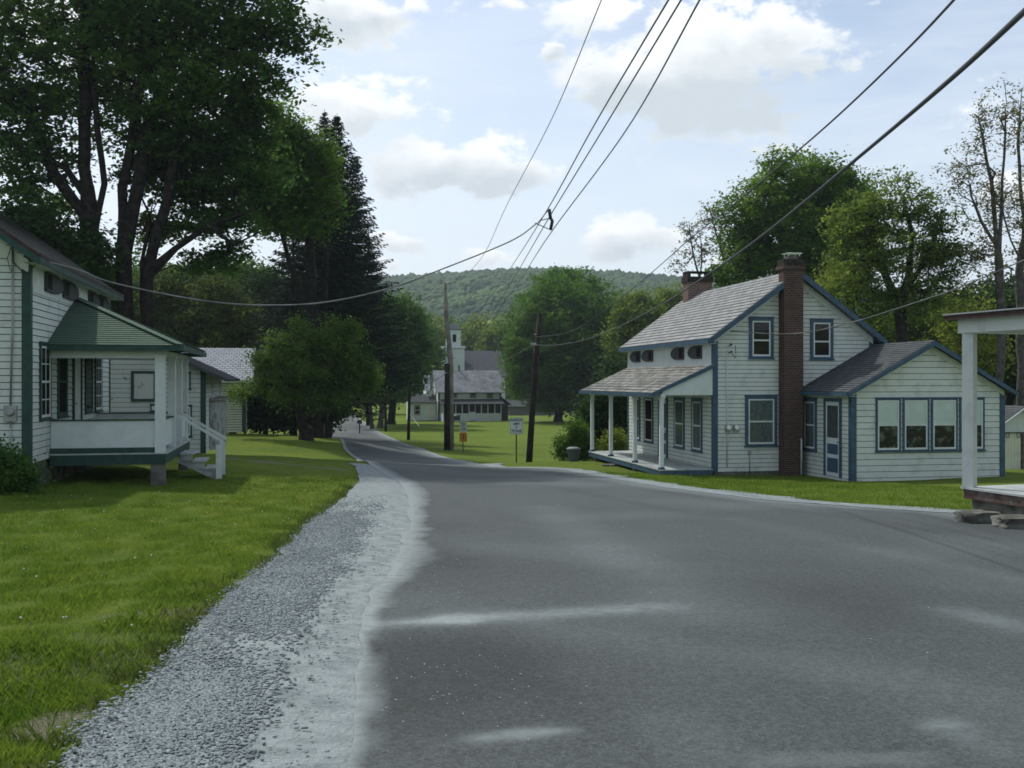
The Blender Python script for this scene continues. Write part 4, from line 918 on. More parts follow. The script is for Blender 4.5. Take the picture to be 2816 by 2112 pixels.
# gravel shoulder on the left
grow = np.array([r for r in rows if r <= GY[-1]] + [GY[-1]]); NG = 26; t2 = np.linspace(0, 1, NG)
jg = (nz2(grow, grow * 0, 1.1, 3) * .22 + nz2(grow, grow * 0, 3.5, 4) * .08) * np.clip(grow / 9, .3, 1) * np.clip(12 / np.maximum(grow, 1), .25, 1); jl2 = (nz2(grow, grow * 0, 1.7) * .10 + nz2(grow, grow * 0, .5, 9) * .15) * np.clip(9 / np.maximum(grow, 1), .15, 1) * np.clip(grow / 11, .25, 1)
xg = np.interp(grow, GY, GX)
gx = (xg + jg)[:, None] * (1 - t2) + (xL(grow) + jl2 + .02)[:, None] * t2; gy = np.repeat(grow[:, None], NG, 1)
gz = ground(gx, gy) + .026 - .014 * t2 ** 6 + .02 * np.sin(t2 * math.pi)
tag(link(bpy.data.objects.new('gravel_shoulder', gridmesh('gravel_shoulder', gx, gy, gz, M['gravel']))), kind='structure')
# thin gravel strip along the far edge of the road
rp = [(float(a), float(b)) for a, b in zip(RX, RY) if b > 8][::-1]
cs = []
for i in range(len(rp) - 1):
    d = math.hypot(rp[i + 1][0] - rp[i][0], rp[i + 1][1] - rp[i][1]); k = max(1, int(d / .4))
    cs += [(rp[i][0] + (rp[i + 1][0] - rp[i][0]) * j / k, rp[i][1] + (rp[i + 1][1] - rp[i][1]) * j / k) for j in range(k)]
cs = np.array(cs); ds = np.gradient(cs, axis=0); ds /= np.linalg.norm(ds, axis=1)[:, None] + 1e-9
for _ in range(3): ds[1:-1] = (ds[:-2] + ds[1:-1] + ds[2:]) / 3
nn = np.stack([-ds[:, 1], ds[:, 0]], 1)
if nn[len(nn) // 2][0] < 0: nn = -nn
idx = np.arange(len(cs)); wv = .30 + .22 * nz2(idx, idx * 0, .31, 2) + .10 * nz2(idx, idx * 0, 1.3, 6)
wv = np.clip(wv, .10, .9) * np.clip((90 - cs[:, 1]) / 40, .5, 1) * np.interp(cs[:, 1], [10, 18, 34, 46], [1.6, 1.7, 2.4, 1.2])
k3 = np.array([-.35, -.1, .5, 1.0])
sx = cs[:, 0][:, None] + nn[:, 0][:, None] * wv[:, None] * k3; sy = cs[:, 1][:, None] + nn[:, 1][:, None] * wv[:, None] * k3
tag(link(bpy.data.objects.new('gravel_verge', gridmesh('gravel_verge', sx, sy, ground(sx, sy) + .03, M['gravel']))), kind='structure')
# the ground: one sheet to the horizon
def axis(lo, hi, d, end, gr=1.09):
    a = list(np.arange(lo, hi, d)); s_ = d; x = hi; out = []
    while x < end: out.append(x); s_ = min(s_ * gr, 22); x += s_
    out.append(end); neg = []; x = lo; s_ = d
    while x > -end: s_ = min(s_ * gr, 22); x -= s_; neg.append(max(x, -end))
    return np.array(sorted(set(neg + a + out)))
ax_ = axis(-15, 11, .22, 1600); ay_ = axis(3, 34, .22, 1600, 1.06)
GXX, GYY = np.meshgrid(ax_, ay_)
inroad = (GXX > np.interp(GYY, GY, GX, right=1e9) + .2) | (GXX > xL(GYY) + .15); inroad &= (GXX < xR(GYY) - .2) & (GYY < YEND)
GZZ = ground(GXX, GYY) - np.where(inroad, .10, 0)
bump_ = nz2(GXX, GYY, .8, 21) * .035
GZZ += np.where(inroad, 0, bump_ * (np.abs(GXX) < 40))
me = gridmesh('ground', GXX, GYY, GZZ, M['ground'])
gxr, gyr = GXX.ravel(), GYY.ravel(); dirt = np.zeros_like(gxr)
def dirt_at(x, y):
    d = np.zeros_like(x)
    for (a, b, r_, s_) in (((370, 1700), (590, 1690), .42, .62), ((100, 2030), (260, 1950), .35, .6), ((60, 1368), (240, 1366), .7, .35), ((640, 1262), (940, 1292), .55, .5), ((2180, 1330), (2640, 1345), 1.0, .25), ((800, 1480), (860, 1470), .5, .35), ((200, 2100), (300, 2050), .4, .4)):
        q, t = segd(x, y, hit(*a), hit(*b)); d = np.maximum(d, s_ * np.exp(-(q / r_) ** 2))
    e = np.abs(x - np.interp(y, GY, GX)); d = np.maximum(d, .42 * np.exp(-(e / .3) ** 2) * (y < 26)); return d
dirt = dirt_at(gxr, gyr)
at = me.attributes.new('dirt', 'FLOAT', 'POINT'); at.data.foreach_set('value', dirt.astype(np.float32))
tag(link(bpy.data.objects.new('ground', me)), kind='structure')

# loose stones on the shoulder
def chips(n, pts, size):
    base = np.array([(-1, -.7, -.3), (.9, -.8, -.3), (1.1, .6, -.3), (-.8, .8, -.3), (-.6, -.5, .35), (.7, -.4, .3), (.6, .5, .35), (-.7, .4, .25)])
    fc = np.array([(0, 3, 2, 1), (4, 5, 6, 7), (0, 1, 5, 4), (1, 2, 6, 5), (2, 3, 7, 6), (3, 0, 4, 7)])
    n = len(pts); s_ = size * RNG.uniform(.45, 1.3, (n, 1, 1)); v = base[None] * RNG.uniform(.6, 1.3, (n, 8, 3)) * s_ * np.array([1, .75, .55])
    a = RNG.uniform(0, 2 * math.pi, n); t = RNG.normal(0, .35, n); c, sn = np.cos(a), np.sin(a)
    y2 = v[:, :, 1] * np.cos(t)[:, None] - v[:, :, 2] * np.sin(t)[:, None]; z2 = v[:, :, 1] * np.sin(t)[:, None] + v[:, :, 2] * np.cos(t)[:, None]
    x3 = v[:, :, 0] * c[:, None] - y2 * sn[:, None]; y3 = v[:, :, 0] * sn[:, None] + y2 * c[:, None]
    V = np.stack([x3, y3, z2], -1) + pts[:, None, :]; Fq = fc[None] + (np.arange(n) * 8)[:, None, None]
    return V.reshape(-1, 3), Fq.reshape(-1, 4)
ys = 3.2 + 18 * RNG.random(130000) ** 2.0; ts = RNG.random(130000)
a_ = np.interp(ys, GY, GX); b_ = xL(ys)
dens = np.clip(1.15 - 3.2 * np.abs(ts - .36) ** 1.3, 0.03, 1) * np.clip((21 - ys) / 8, 0, 1) * np.clip(.8 + 1.5 * nz2(a_ + (b_ - a_) * ts, ys, .9, 33), .1, 1)
kp = RNG.random(130000) < dens; ys, ts, a_, b_ = ys[kp], ts[kp], a_[kp], b_[kp]
xs = a_ - .02 + (b_ - a_ - .15) * ts + RNG.normal(0, .05, len(ys)); pts = np.stack([xs, ys, ground(xs, ys) + .05], 1)
V, Fq = chips(len(pts), pts, .0135)
tag(link(bpy.data.objects.new('gravel', npmesh('gravel', V, Fq, 4, M['stones']))), 'loose grey crushed stones scattered along the left shoulder', 'gravel', kind='stuff')
ctr = [hit(1080, 1900), hit(1180, 1960), hit(1150, 1560), hit(1220, 1880), hit(1130, 1640)]; pl = []
for c_ in ctr:
    k = 36; pl.append(np.stack([c_[0] + RNG.normal(0, .38, k), c_[1] + RNG.normal(0, .45, k)], 1))
pl.append(np.stack([RNG.uniform(-1, 9, 50), RNG.uniform(4.2, 22, 50)], 1)); pl = np.concatenate(pl); pl = pl[pl[:, 0] > xL(pl[:, 1]) + .1]
V, Fq = chips(len(pl), np.stack([pl[:, 0], pl[:, 1], ground(pl[:, 0], pl[:, 1]) + .026], 1), .0055)
M['chip'] = mat('pale_chips', (.5, .54, .52), .8, .2)
tag(link(bpy.data.objects.new('stone_chips', npmesh('stone_chips', V, Fq, 4, M['chip']))), 'small pale stone chips strewn on the dark asphalt', 'gravel', kind='stuff')

# grass blades
def blades(n, xs, ys, hgt, wid, name, m, label, cat):
    n = len(xs); a = RNG.uniform(0, 2 * math.pi, n); h = hgt * RNG.uniform(.5, 1.4, n); w = wid * RNG.uniform(.6, 1.3, n)
    b = RNG.uniform(0, 2 * math.pi, n); lean = RNG.uniform(.1, .9, n) * h
    z0 = ground(xs, ys) - .01 + nz2(xs, ys, .8, 21) * .035; c, s_ = np.cos(a) * w / 2, np.sin(a) * w / 2; lx, ly = np.cos(b) * lean, np.sin(b) * lean
    V = np.zeros((n, 4, 3)); V[:, 0] = np.stack([xs - c, ys - s_, z0], 1); V[:, 1] = np.stack([xs + c, ys + s_, z0], 1)
    V[:, 2] = np.stack([xs + c * .7 + lx * .45, ys + s_ * .7 + ly * .45, z0 + h * .65], 1); V[:, 3] = np.stack([xs + lx, ys + ly, z0 + h], 1)
    Fq = np.array([0, 1, 2, 3])[None] + (np.arange(n) * 4)[:, None]
    tag(link(bpy.data.objects.new(name, npmesh(name, V.reshape(-1, 3), Fq, 4, m))), label, cat, kind='stuff')
n = 430000; ys = 3.6 + 24 * RNG.random(n) ** 1.7; gl = np.interp(ys, GY, GX) + nz2(ys[:1], ys[:1] * 0, 1) * 0; left = -.85 * ys - 2.0
xs = left + (gl - left) * RNG.random(n); e_ = gl - xs
dd = dirt_at(xs, ys); nzv = np.array([mnoise.noise(Vector((a * .9, b * .9, 5))) for a, b in zip(xs, ys)]); nzw = np.array([mnoise.noise(Vector((a * 2.3, b * 2.3, 9))) for a, b in zip(xs, ys)])
kp = (RNG.random(n) < 1.0 + 1.1 * nzw) & (RNG.random(n) > (dd - .42) * 4) & (e_ > .02 + .18 * np.abs(nzv)); xs, ys, nzv = xs[kp], ys[kp], nzv[kp]
blades(0, xs, ys, .048 * (1 + 1.1 * np.maximum(-.5, nzw[kp])), .0065, 'grass', M['blade'], 'short bright green grass blades on the left lawn', 'grass')
n = 9000; ys = 3.6 + 20 * RNG.random(n) ** 1.5; xs = np.interp(ys, GY, GX) - np.abs(RNG.normal(0, .16, n)); nze = np.array([mnoise.noise(Vector((a * 3, b * 3, 2))) for a, b in zip(xs, ys)]); kp = nze > .08
M['weed'] = leafmat('weed_blades', (.05, .10, .02), (.16, .20, .05), .3, 2)
blades(0, xs[kp], ys[kp], .085, .010, 'weeds', M['weed'], 'taller dull green weeds along the gravel edge', 'weeds')
n = 50000; ys = 14 + 20 * RNG.random(n); xs = xR(ys) + .5 + 7 * RNG.random(n) ** 1.5
o_ = Vector((0, 0, 0)); lu = (xs - 6.54) * math.cos(TH) + (ys - 33) * math.sin(TH); lv = -(xs - 6.54) * math.sin(TH) + (ys - 33) * math.cos(TH)
kp = ~((lv > -3.2) & (lu > 3.0)) & ~((lv > -.1) & (lu > -1.9)); kp &= (xs < .5 * ys); xs, ys = xs[kp], ys[kp]
blades(0, xs, ys, .06, .009, 'grass', M['blade'], 'short green grass between the road and the right house', 'grass')
# mown straw-like clippings
n = 2600; c1 = hit(300, 1830); xs = c1[0] + RNG.normal(0, .7, n); ys = c1[1] + RNG.normal(0, .45, n); kp = xs < np.interp(ys, GY, GX) - .1
M['straw'] = mat('dry_clippings', (.27, .30, .12), .9, .1, var=.3)
blades(0, xs[kp], ys[kp], .06, .005, 'grass_clippings', M['straw'], 'pale dry grass clippings lying on the near left lawn', 'grass')
# dandelions
def dots(n, reg, size, m, name, label):
    pts = []
    for (px0, py0, px1, py1, k) in reg:
        for _ in range(k):
            x, y = hit(random.uniform(px0, px1), random.uniform(py0, py1))
            if x < np.interp(y, GY, GX) - .05 or y > 26 or x > xR(y) + .5: pts.append((x, y, G(x, y) + random.uniform(.05, .10)))
    pts = np.array(pts); base = np.array([(1, 0, 0), (0, 1, 0), (-1, 0, 0), (0, -1, 0), (0, 0, .8), (0, 0, -.8)]); fc = np.array([(0, 1, 4), (1, 2, 4), (2, 3, 4), (3, 0, 4), (1, 0, 5), (2, 1, 5), (3, 2, 5), (0, 3, 5)])
    n = len(pts); V = base[None] * size * RNG.uniform(.6, 1.3, (n, 1, 1)) + pts[:, None]; Fq = fc[None] + (np.arange(n) * 6)[:, None, None]
    tag(link(bpy.data.objects.new(name, npmesh(name, V.reshape(-1, 3), Fq.reshape(-1, 3), 3, m))), label, 'flowers', kind='stuff')
dots(0, [(560, 1310, 960, 1400, 70), (300, 1400, 700, 1450, 15), (640, 1250, 940, 1270, 20), (1800, 1320, 2500, 1365, 15)], .013, M['yellowfl'], 'dandelion_flowers', 'yellow dandelion flowers dotted over the lawns')
dots(0, [(0, 1350, 800, 1520, 26), (0, 1520, 450, 1750, 12)], .011, M['fluff'], 'dandelion_clocks', 'white dandelion seed heads dotted over the left lawn')

# ================================================================== TREES
def leafquads(C, nrm_bias, size, aspect=.62):
    """one small kite-shaped leaf spray per centre"""
    n = len(C); nr = RNG.normal(0, 1, (n, 3)); nr[:, 2] = np.abs(nr[:, 2]) + nrm_bias; nr /= np.linalg.norm(nr, axis=1)[:, None]
    a = RNG.normal(0, 1, (n, 3)); a -= nr * (a * nr).sum(1)[:, None]; a /= np.linalg.norm(a, axis=1)[:, None]; b = np.cross(nr, a)
    s_ = size * RNG.uniform(.55, 1.35, (n, 1)); V = np.zeros((n, 4, 3))
    V[:, 0] = C - a * s_; V[:, 1] = C + b * s_ * aspect - a * s_ * .15 - nr * s_ * .12; V[:, 2] = C + a * s_ ; V[:, 3] = C - b * s_ * aspect - a * s_ * .15 - nr * s_ * .12
    return V.reshape(-1, 3)
def tubes(segs, n=6):
    """segs: list of (p0, p1, r0, r1)"""
    p0 = np.array([s_[0] for s_ in segs]); p1 = np.array([s_[1] for s_ in segs]); r0 = np.array([s_[2] for s_ in segs]); r1 = np.array([s_[3] for s_ in segs])
    d = p1 - p0; L_ = np.linalg.norm(d, axis=1)[:, None] + 1e-9; d = d / L_; p1 = p1 + d * r1[:, None] * .5; up = np.where(np.abs(d[:, 2:3]) > .9, np.array([[1, 0, 0]]), np.array([[0, 0, 1]]))
    a = np.cross(d, up); a /= np.linalg.norm(a, axis=1)[:, None]; b = np.cross(d, a); th = np.arange(n) * 2 * math.pi / n
    ring = a[:, None] * np.cos(th)[None, :, None] + b[:, None] * np.sin(th)[None, :, None]
    V = np.concatenate([p0[:, None] + ring * r0[:, None, None], p1[:, None] + ring * r1[:, None, None]], 1)
    k = np.arange(n); k2 = (k + 1) % n; f = np.stack([k, k2, k2 + n, k + n], 1); Fq = f[None] + (np.arange(len(segs)) * 2 * n)[:, None, None]
    return V.reshape(-1, 3), Fq.reshape(-1, 4)
def tree(name, label, cat, base, stems, lobes, ncl, lpc, leaf, lm, bm, cr=.8, flat=.45, r0=.3, group=None, bias=.9, shell=2.4, twig=.012, droop=0, tw=.62):
    """stems: polylines (x,y,z); lobes: (x,y,z,rx,ry,rz). Branches grow from the stems to every leaf cluster."""
    bx_, by_, bz_ = base
    vol = np.array([l[3] * l[4] * l[5] for l in lobes]) ** .72; cnt = np.maximum(4, (ncl * vol / vol.sum()).astype(int)); cl = []
    for l, c in zip(lobes, cnt):
        d = RNG.normal(0, 1, (c, 3)); d /= np.linalg.norm(d, axis=1)[:, None]; r_ = RNG.random(c) ** (1 / shell) * (1 + .15 * RNG.normal(0, 1, c))
        cl.append(np.array(l[:3]) + d * r_[:, None] * np.array(l[3:]))
    cl = np.concatenate(cl)
    # nodes
    nodes = []; par = []
    for st in stems:
        prev = -1; st = [np.array(p, float) for p in st]
        if nodes:
            dd_ = [np.linalg.norm(q - st[0]) for q in nodes]; prev = int(np.argmin(dd_))
        for i in range(len(st) - 1):
            k = max(1, int(np.linalg.norm(st[i + 1] - st[i]) / .9))
            for j in range(k):
                t = j / k; p = st[i] * (1 - t) + st[i + 1] * t
                if nodes and i == 0 and j == 0 and prev >= 0 and np.linalg.norm(nodes[prev] - p) < .3: continue
                nodes.append(p + RNG.normal(0, .04, 3) * (i + j > 0)); par.append(prev); prev = len(nodes) - 1
        nodes.append(st[-1]); par.append(prev)
    ns = len(nodes); order = np.argsort([min(np.linalg.norm(c - q) for q in nodes[::3]) for c in cl]); top = nodes[0][2]
    lev = [0.] * ns
    A = np.array(nodes); tip = []
    cap = len(nodes) + len(cl) * 3 + 5; buf = np.zeros((cap, 3)); buf[:ns] = A; le = np.zeros(cap); nb_ = ns
    for ci in order:
        c = cl[ci]; q = buf[:nb_]; dv = c - q; dist = np.linalg.norm(dv, axis=1); cost = dist + .6 * np.maximum(0, q[:, 2] - c[2] + .2 * dist) + .12 * le[:nb_]
        j = int(np.argmin(cost)); p = buf[j]; dist_j = dist[j]; k = 2 if dist_j > 1.2 else 1; pr = j
        for s_ in range(1, k + 1):
            t = s_ / k; q_ = p * (1 - t) + c * t
            if s_ < k: q_ = q_ + np.array([0, 0, .14 * dist_j]) + RNG.normal(0, .07 * dist_j, 3)
            buf[nb_] = q_; le[nb_] = le[pr] + dist_j / k; par.append(pr); pr = nb_; nb_ += 1
        tip.append(pr)
    w_ = np.zeros(nb_)
    for t in tip: w_[t] += 1
    for i in range(nb_ - 1, -1, -1):
        if i >= ns and par[i] >= 0: w_[par[i]] += w_[i]
    for i in range(ns - 1, -1, -1):
        if par[i] >= 0: w_[par[i]] += w_[i]
    w_ = np.maximum(w_, 1); tot = w_.max(); pw = math.log(r0 / twig) / math.log(max(tot, 2)); rad = twig * w_ ** min(pw, .75); rad = np.minimum(rad, r0)
    segs = [(buf[par[i]], buf[i], rad[par[i]] if i < ns or w_[par[i]] < w_[i] * 1.6 else rad[i] * 1.15, rad[i]) for i in range(nb_) if par[i] >= 0]
    fl = nodes[0]; segs.append((fl + np.array([0, 0, -.3]), fl + np.array([0, 0, .5]), rad[0] * 1.5, rad[0]))
    V, Fq = tubes(segs); O = np.array(base)
    root = empty(name, base, label=label, cat=cat, group=group)
    link(bpy.data.objects.new('trunk', npmesh('trunk', V - O, Fq, 4, bm, True)), root)
    if lpc:
        n = len(cl) * lpc; ci = np.repeat(np.arange(len(cl)), lpc); sc = np.repeat(RNG.uniform(.6, 1.35, len(cl)), lpc)
        d = RNG.normal(0, .5, (n, 3)); d[:, 2] *= flat; C = cl[ci] + d * cr * sc[:, None]; C[:, 2] -= droop * (d[:, 0] ** 2 + d[:, 1] ** 2) * cr
        V = leafquads(C, bias, leaf, tw) - O; Fq = np.arange(len(V)).reshape(-1, 4)
        link(bpy.data.objects.new('crown', npmesh('crown', V, Fq, 4, lm)), root)
    return root
def lob(Y, *ls):
    k = Y / F; out = []
    for l in ls:
        dy = l[4] if len(l) > 4 else 0; out.append((X(l[0], Y + dy), Y + dy, Z(l[1], Y + dy), l[2] * k, l[2] * k * .9, l[3] * k))
    return out
def base_at(px, Y): x = X(px, Y); return (x, Y, G(x, Y))
def stem(Y, *ps): return [(X(p[0], Y + (p[2] if len(p) > 2 else 0)), Y + (p[2] if len(p) > 2 else 0), Z(p[1], Y + (p[2] if len(p) > 2 else 0))) for p in ps]
def gstem(px, Y, *ps): return [base_at(px, Y)] + stem(Y, *ps)
GT = 'tall maples behind the left house'
Y = 44
tree('maple_tree', 'huge dark maple with the thickest trunk, leftmost behind the left house', 'tree', base_at(262, Y),
     [gstem(262, Y, (250, 700), (235, 400), (232, 100), (240, -300)), stem(Y, (250, 720), (285, 500), (255, 200), (262, -100)), stem(Y, (240, 600), (150, 480), (110, 380), (60, 250)), stem(Y, (245, 560), (180, 460), (90, 420), (-20, 380))],
     lob(Y, (110, 80, 230, 200), (30, 330, 190, 150), (230, 250, 150, 180, 3), (60, 520, 120, 80), (200, -250, 300, 200), (150, 430, 90, 60), (-120, 150, 200, 300), (300, 20, 140, 140, -3), (140, 560, 110, 40, 4)), 760, 60, .125, M['l_maple'], M['bark'], cr=.8, flat=.34, r0=.42, group=GT, droop=.25)
tree('maple_tree', 'forked dark maple reaching over the road, centre of the tall left maples', 'tree', base_at(350, Y - 1),
     [gstem(350, Y, (340, 700), (335, 520), (370, 330), (420, 100), (440, -200)), stem(Y, (345, 680), (372, 560), (400, 400), (415, 330), (470, 120), (520, -100)), stem(Y, (415, 330), (520, 230), (640, 130), (760, 80))],
     lob(Y, (430, 60, 200, 170), (560, 190, 190, 120), (640, 60, 190, 110), (480, -250, 300, 170), (810, 95, 95, 55), (330, 200, 110, 150, 4), (480, 300, 160, 70), (700, 200, 90, 60), (760, -60, 110, 60)), 760, 60, .125, M['l_maple'], M['bark'], cr=.8, flat=.34, r0=.34, group=GT, droop=.25)
tree('maple_tree', 'lower dark maple with a long limb toward the spruces, rightmost of the tall left maples', 'tree', base_at(405, Y + 2),
     [gstem(405, Y, (400, 760), (440, 620), (475, 480), (500, 350), (520, 250)), stem(Y, (405, 740), (480, 680), (570, 620), (640, 600), (715, 570)), stem(Y, (390, 720), (420, 560), (430, 450)), stem(Y, (560, 628), (640, 670), (720, 635))],
     lob(Y + 2, (540, 400, 190, 90), (640, 480, 140, 90), (690, 350, 90, 90), (430, 460, 90, 80), (600, 600, 130, 50), (570, 720, 90, 35), (640, 690, 50, 30), (420, 620, 70, 60), (530, 530, 120, 40), (660, 280, 90, 60)), 500, 62, .12, M['l_maple'], M['bark'], cr=.72, flat=.34, r0=.28, group=GT, droop=.25)
tree('shade_tree', 'low dark leafy tree just above the red roof edge of the left house', 'tree', base_at(110, 42), [gstem(110, 42, (120, 760), (130, 650))],
     lob(42, (110, 680, 190, 70), (30, 610, 100, 60), (210, 720, 100, 60), (260, 800, 100, 80, 6), (160, 760, 120, 100, 4)), 260, 90, .12, M['l_dark'], M['bark'], cr=1.0, r0=.25)
Y = 60
tree('maple_tree', 'sunlit maple with twin grey trunks in front of the dark spruces', 'tree', base_at(876, Y),
     [gstem(872, Y, (872, 1100), (868, 900), (850, 700), (840, 500), (820, 400)), gstem(899, Y, (898, 1100), (895, 900), (900, 700), (890, 520)), stem(Y, (868, 880), (800, 740), (770, 620))],
     lob(Y, (780, 385, 68, 85, -2), (838, 440, 78, 78, -2), (775, 520, 100, 80), (860, 555, 80, 70), (740, 595, 75, 35), (830, 625, 80, 28), (720, 470, 50, 90, -1), (885, 470, 42, 55, -1), (690, 560, 50, 50)), 480, 72, .13, M['l_bright'], M['bark'], cr=.8, flat=.6, r0=.34)
# apple tree
Y = 57
tree('apple_tree', 'low spreading apple tree with leaning trunk beside the road', 'tree', base_at(842, Y),
     [gstem(842, Y, (838, 1190), (818, 1130), (800, 1060), (830, 980)), stem(Y, (828, 1170), (870, 1110), (930, 1050), (960, 980)), stem(Y, (820, 1130), (760, 1060), (720, 1050))],
     lob(Y, (850, 1030, 95, 70), (785, 1010, 72, 60), (925, 960, 72, 62), (962, 905, 38, 32), (1000, 1010, 48, 58), (860, 945, 60, 42), (760, 945, 34, 30), (712, 1062, 42, 24), (668, 1078, 36, 14), (900, 1090, 80, 35), (1028, 1055, 28, 35), (830, 898, 26, 20), (908, 892, 26, 22), (738, 1000, 48, 40), (800, 1090, 60, 28), (945, 1030, 60, 50)), 460, 95, .078, M['l_apple'], M['bark'], cr=.55, flat=.8, r0=.34, bias=.3, shell=2.0)

def spruce(name, label, px, Y, ytip, Rb, zlow=.03, step=.42, dens=1.0, lean=0):
    b0 = base_at(px, Y); b = list(b0); ztip = Z(ytip, Y); Hh = ztip - b[2]; V = []; segs = []; C0 = np.array(b); zz_ = b[2] + Hh * zlow
    segs.append((C0 - [0, 0, .3], C0 + [0, 0, Hh * .5], .28, .17)); segs[-1] = (C0 - [0, 0, .3], C0 + [lean * .5, 0, Hh * .5], .28, .17); segs.append((C0 + [lean * .5, 0, Hh * .5], np.array([b[0] + lean, b[1], ztip]), .17, .015))
    cents = []; dirs = []; szs = []
    while zz_ < ztip - .15:
        t = (zz_ - b[2]) / Hh; b[0] = b0[0] + lean * t; Lb = Rb * (1 - t) ** .95 * (1 if t > .15 else .8) + .04; k = max(4, int(7 * dens))
        for i in range(k):
            if random.random() < .12: continue
            a = random.uniform(0, 2 * math.pi); Lr = Lb * random.uniform(.6, 1.18); n_ = max(3, int(Lr / .22)); dx, dy = math.cos(a), math.sin(a); sl = random.uniform(-.1, .1) + (.35 if t > .8 else 0) - .25 * (1 - t)
            pts = []
            for j in range(n_ + 1):
                s_ = j / n_; pts.append(np.array([b[0] + dx * Lr * s_, b[1] + dy * Lr * s_, zz_ + Lr * (sl * s_ - .12 * s_ + .22 * s_ ** 3)]))
            segs.append((pts[0], pts[n_ // 2], .035, .02)); segs.append((pts[n_ // 2], pts[-1], .02, .008))
            for j in range(1, n_ + 1):
                wd = .55 * (1 - .6 * j / n_) * min(1, Lr / 1.5)
                for q in range(4):
                    side = random.choice((-1, 1)) * random.uniform(.1, 1); ddx, ddy = dx * .7 - dy * side, dy * .7 + dx * side
                    cents.append(pts[j] + np.array([-dy * side * wd * .5, dx * side * wd * .5, random.uniform(-.14, .03)])); dirs.append((ddx, ddy, random.uniform(-.55, .1))); szs.append(min(1, .35 + Lr / 2.2))
        zz_ += step * random.uniform(.7, 1.3) * (.6 + .6 * (1 - t))
    C = np.array(cents); D = np.array(dirs); D /= np.linalg.norm(D, axis=1)[:, None]; n = len(C)
    r_ = RNG.normal(0, 1, (n, 3)); r_ -= D * (r_ * D).sum(1)[:, None]; r_ /= np.linalg.norm(r_, axis=1)[:, None]; s_ = RNG.uniform(.12, .34, (n, 1)) * np.array(szs)[:, None]; w = RNG.uniform(.025, .055, (n, 1))
    Vq = np.stack([C - D * s_ * .6, C + r_ * w, C + D * s_, C - r_ * w], 1).reshape(-1, 3)
    b = b0; root = empty(name, b, label=label, cat='tree', group='spruces at the bend of the road')
    O = np.array(b); V, Fq = tubes(segs, 5)
    link(bpy.data.objects.new('trunk', npmesh('trunk', V - O, Fq, 4, M['bark'], True)), root)
    link(bpy.data.objects.new('crown', npmesh('crown', Vq - O, np.arange(len(Vq)).reshape(-1, 4), 4, M['l_spruce'])), root)
spruce('spruce_tree', 'tallest dark spruce, its tip the highest of the spruces', 880, 70, 300, 6.6, dens=2.1, lean=.3, zlow=.12)
spruce('spruce_tree', 'tall dark spruce whose tip stands just right of the tallest', 900, 73, 312, 8.2, dens=2.7, lean=.7, zlow=.2)
spruce('spruce_tree', 'open spruce with see-through layered boughs, leftmost of the spruces', 806, 66, 540, 4.6, step=.5, dens=1.2, zlow=.14)
spruce('spruce_tree', 'dark spruce low beside the road, rightmost of the spruces', 1012, 122, 640, 5.2, dens=2.6, zlow=.24)
spruce('spruce_tree', 'dark spruce filling the right flank of the tall pair', 903, 84, 420, 7.8, dens=2.6, lean=2.2, zlow=.22)

def simple(px, Y, lobes, label, lm='l_olive', ncl=170, lpc=60, leaf=.22, cr=1.3, r0=.22, name='tree', group=None, bm='bark', flat=.7, shell=2.6):
    b = base_at(px, Y); top = min(l[1] for l in lobes)
    mid = lobes[0]; return tree(name, label, 'tree', b, [[b, ((b[0] * 2 + X(mid[0], Y)) / 3, Y, (b[2] + Z(mid[1], Y)) / 2), (X(mid[0], Y), Y, Z(mid[1], Y))]], lob(Y, *lobes), ncl, lpc, leaf, M[lm], M[bm], cr=cr, r0=r0, group=group, flat=flat, bias=.5, shell=shell)
GL = 'young trees behind the porch roof'
simple(300, 82, [(300, 840, 110, 100), (250, 900, 100, 100)], 'dark tree partly hidden by the left house, behind the tall maples', 'l_dark', 200, 60, .2, group=GL, name='shade_tree')
simple(420, 80, [(420, 850, 100, 90), (400, 950, 120, 80), (460, 800, 60, 50)], 'olive young tree behind the porch roof ridge, second from the left', 'l_thicket', 240, 60, .14, cr=1.0, group=GL, name='young_tree')
simple(540, 84, [(540, 830, 100, 90), (560, 930, 120, 90)], 'dark olive young tree under the sagging service cable', 'l_dark', 260, 60, .18, group=GL, name='young_tree')
simple(640, 78, [(640, 880, 90, 70), (600, 800, 60, 50), (660, 960, 110, 60), (500, 900, 60, 70)], 'yellow-flecked young tree above the barn roof', 'l_thicket', 260, 60, .13, cr=.9, group=GL, name='young_tree')
simple(730, 88, [(730, 850, 100, 120), (760, 980, 120, 120), (700, 1080, 90, 90)], 'dense dark tree between the barn and the apple tree', 'l_dark', 300, 70, .2, group=GL, name='shade_tree')
simple(600, 96, [(580, 820, 140, 80), (480, 790, 100, 60), (680, 790, 90, 60), (380, 780, 90, 60)], 'broad green treetop on the skyline left of the spruces', 'l_maple', 320, 70, .22, cr=1.5, group=GL, name='shade_tree')
GRD = 'trees lining the right of the road'
simple(1046, 115, [(1085, 890, 70, 70), (1030, 960, 70, 90), (1110, 950, 70, 80), (1060, 1030, 70, 50)], 'grey-trunked maple beside the far road, nearest the spruces', 'l_maple', 330, 70, .24, cr=1.4, r0=.34, group=GRD, bm='barkg', name='maple_tree')
simple(1076, 128, [(1105, 900, 55, 75), (1110, 980, 50, 80), (1080, 1030, 75, 50)], 'maple with a wide dark trunk foot left of the low house', 'l_maple', 330, 70, .26, cr=1.5, r0=.5, group=GRD, name='maple_tree')
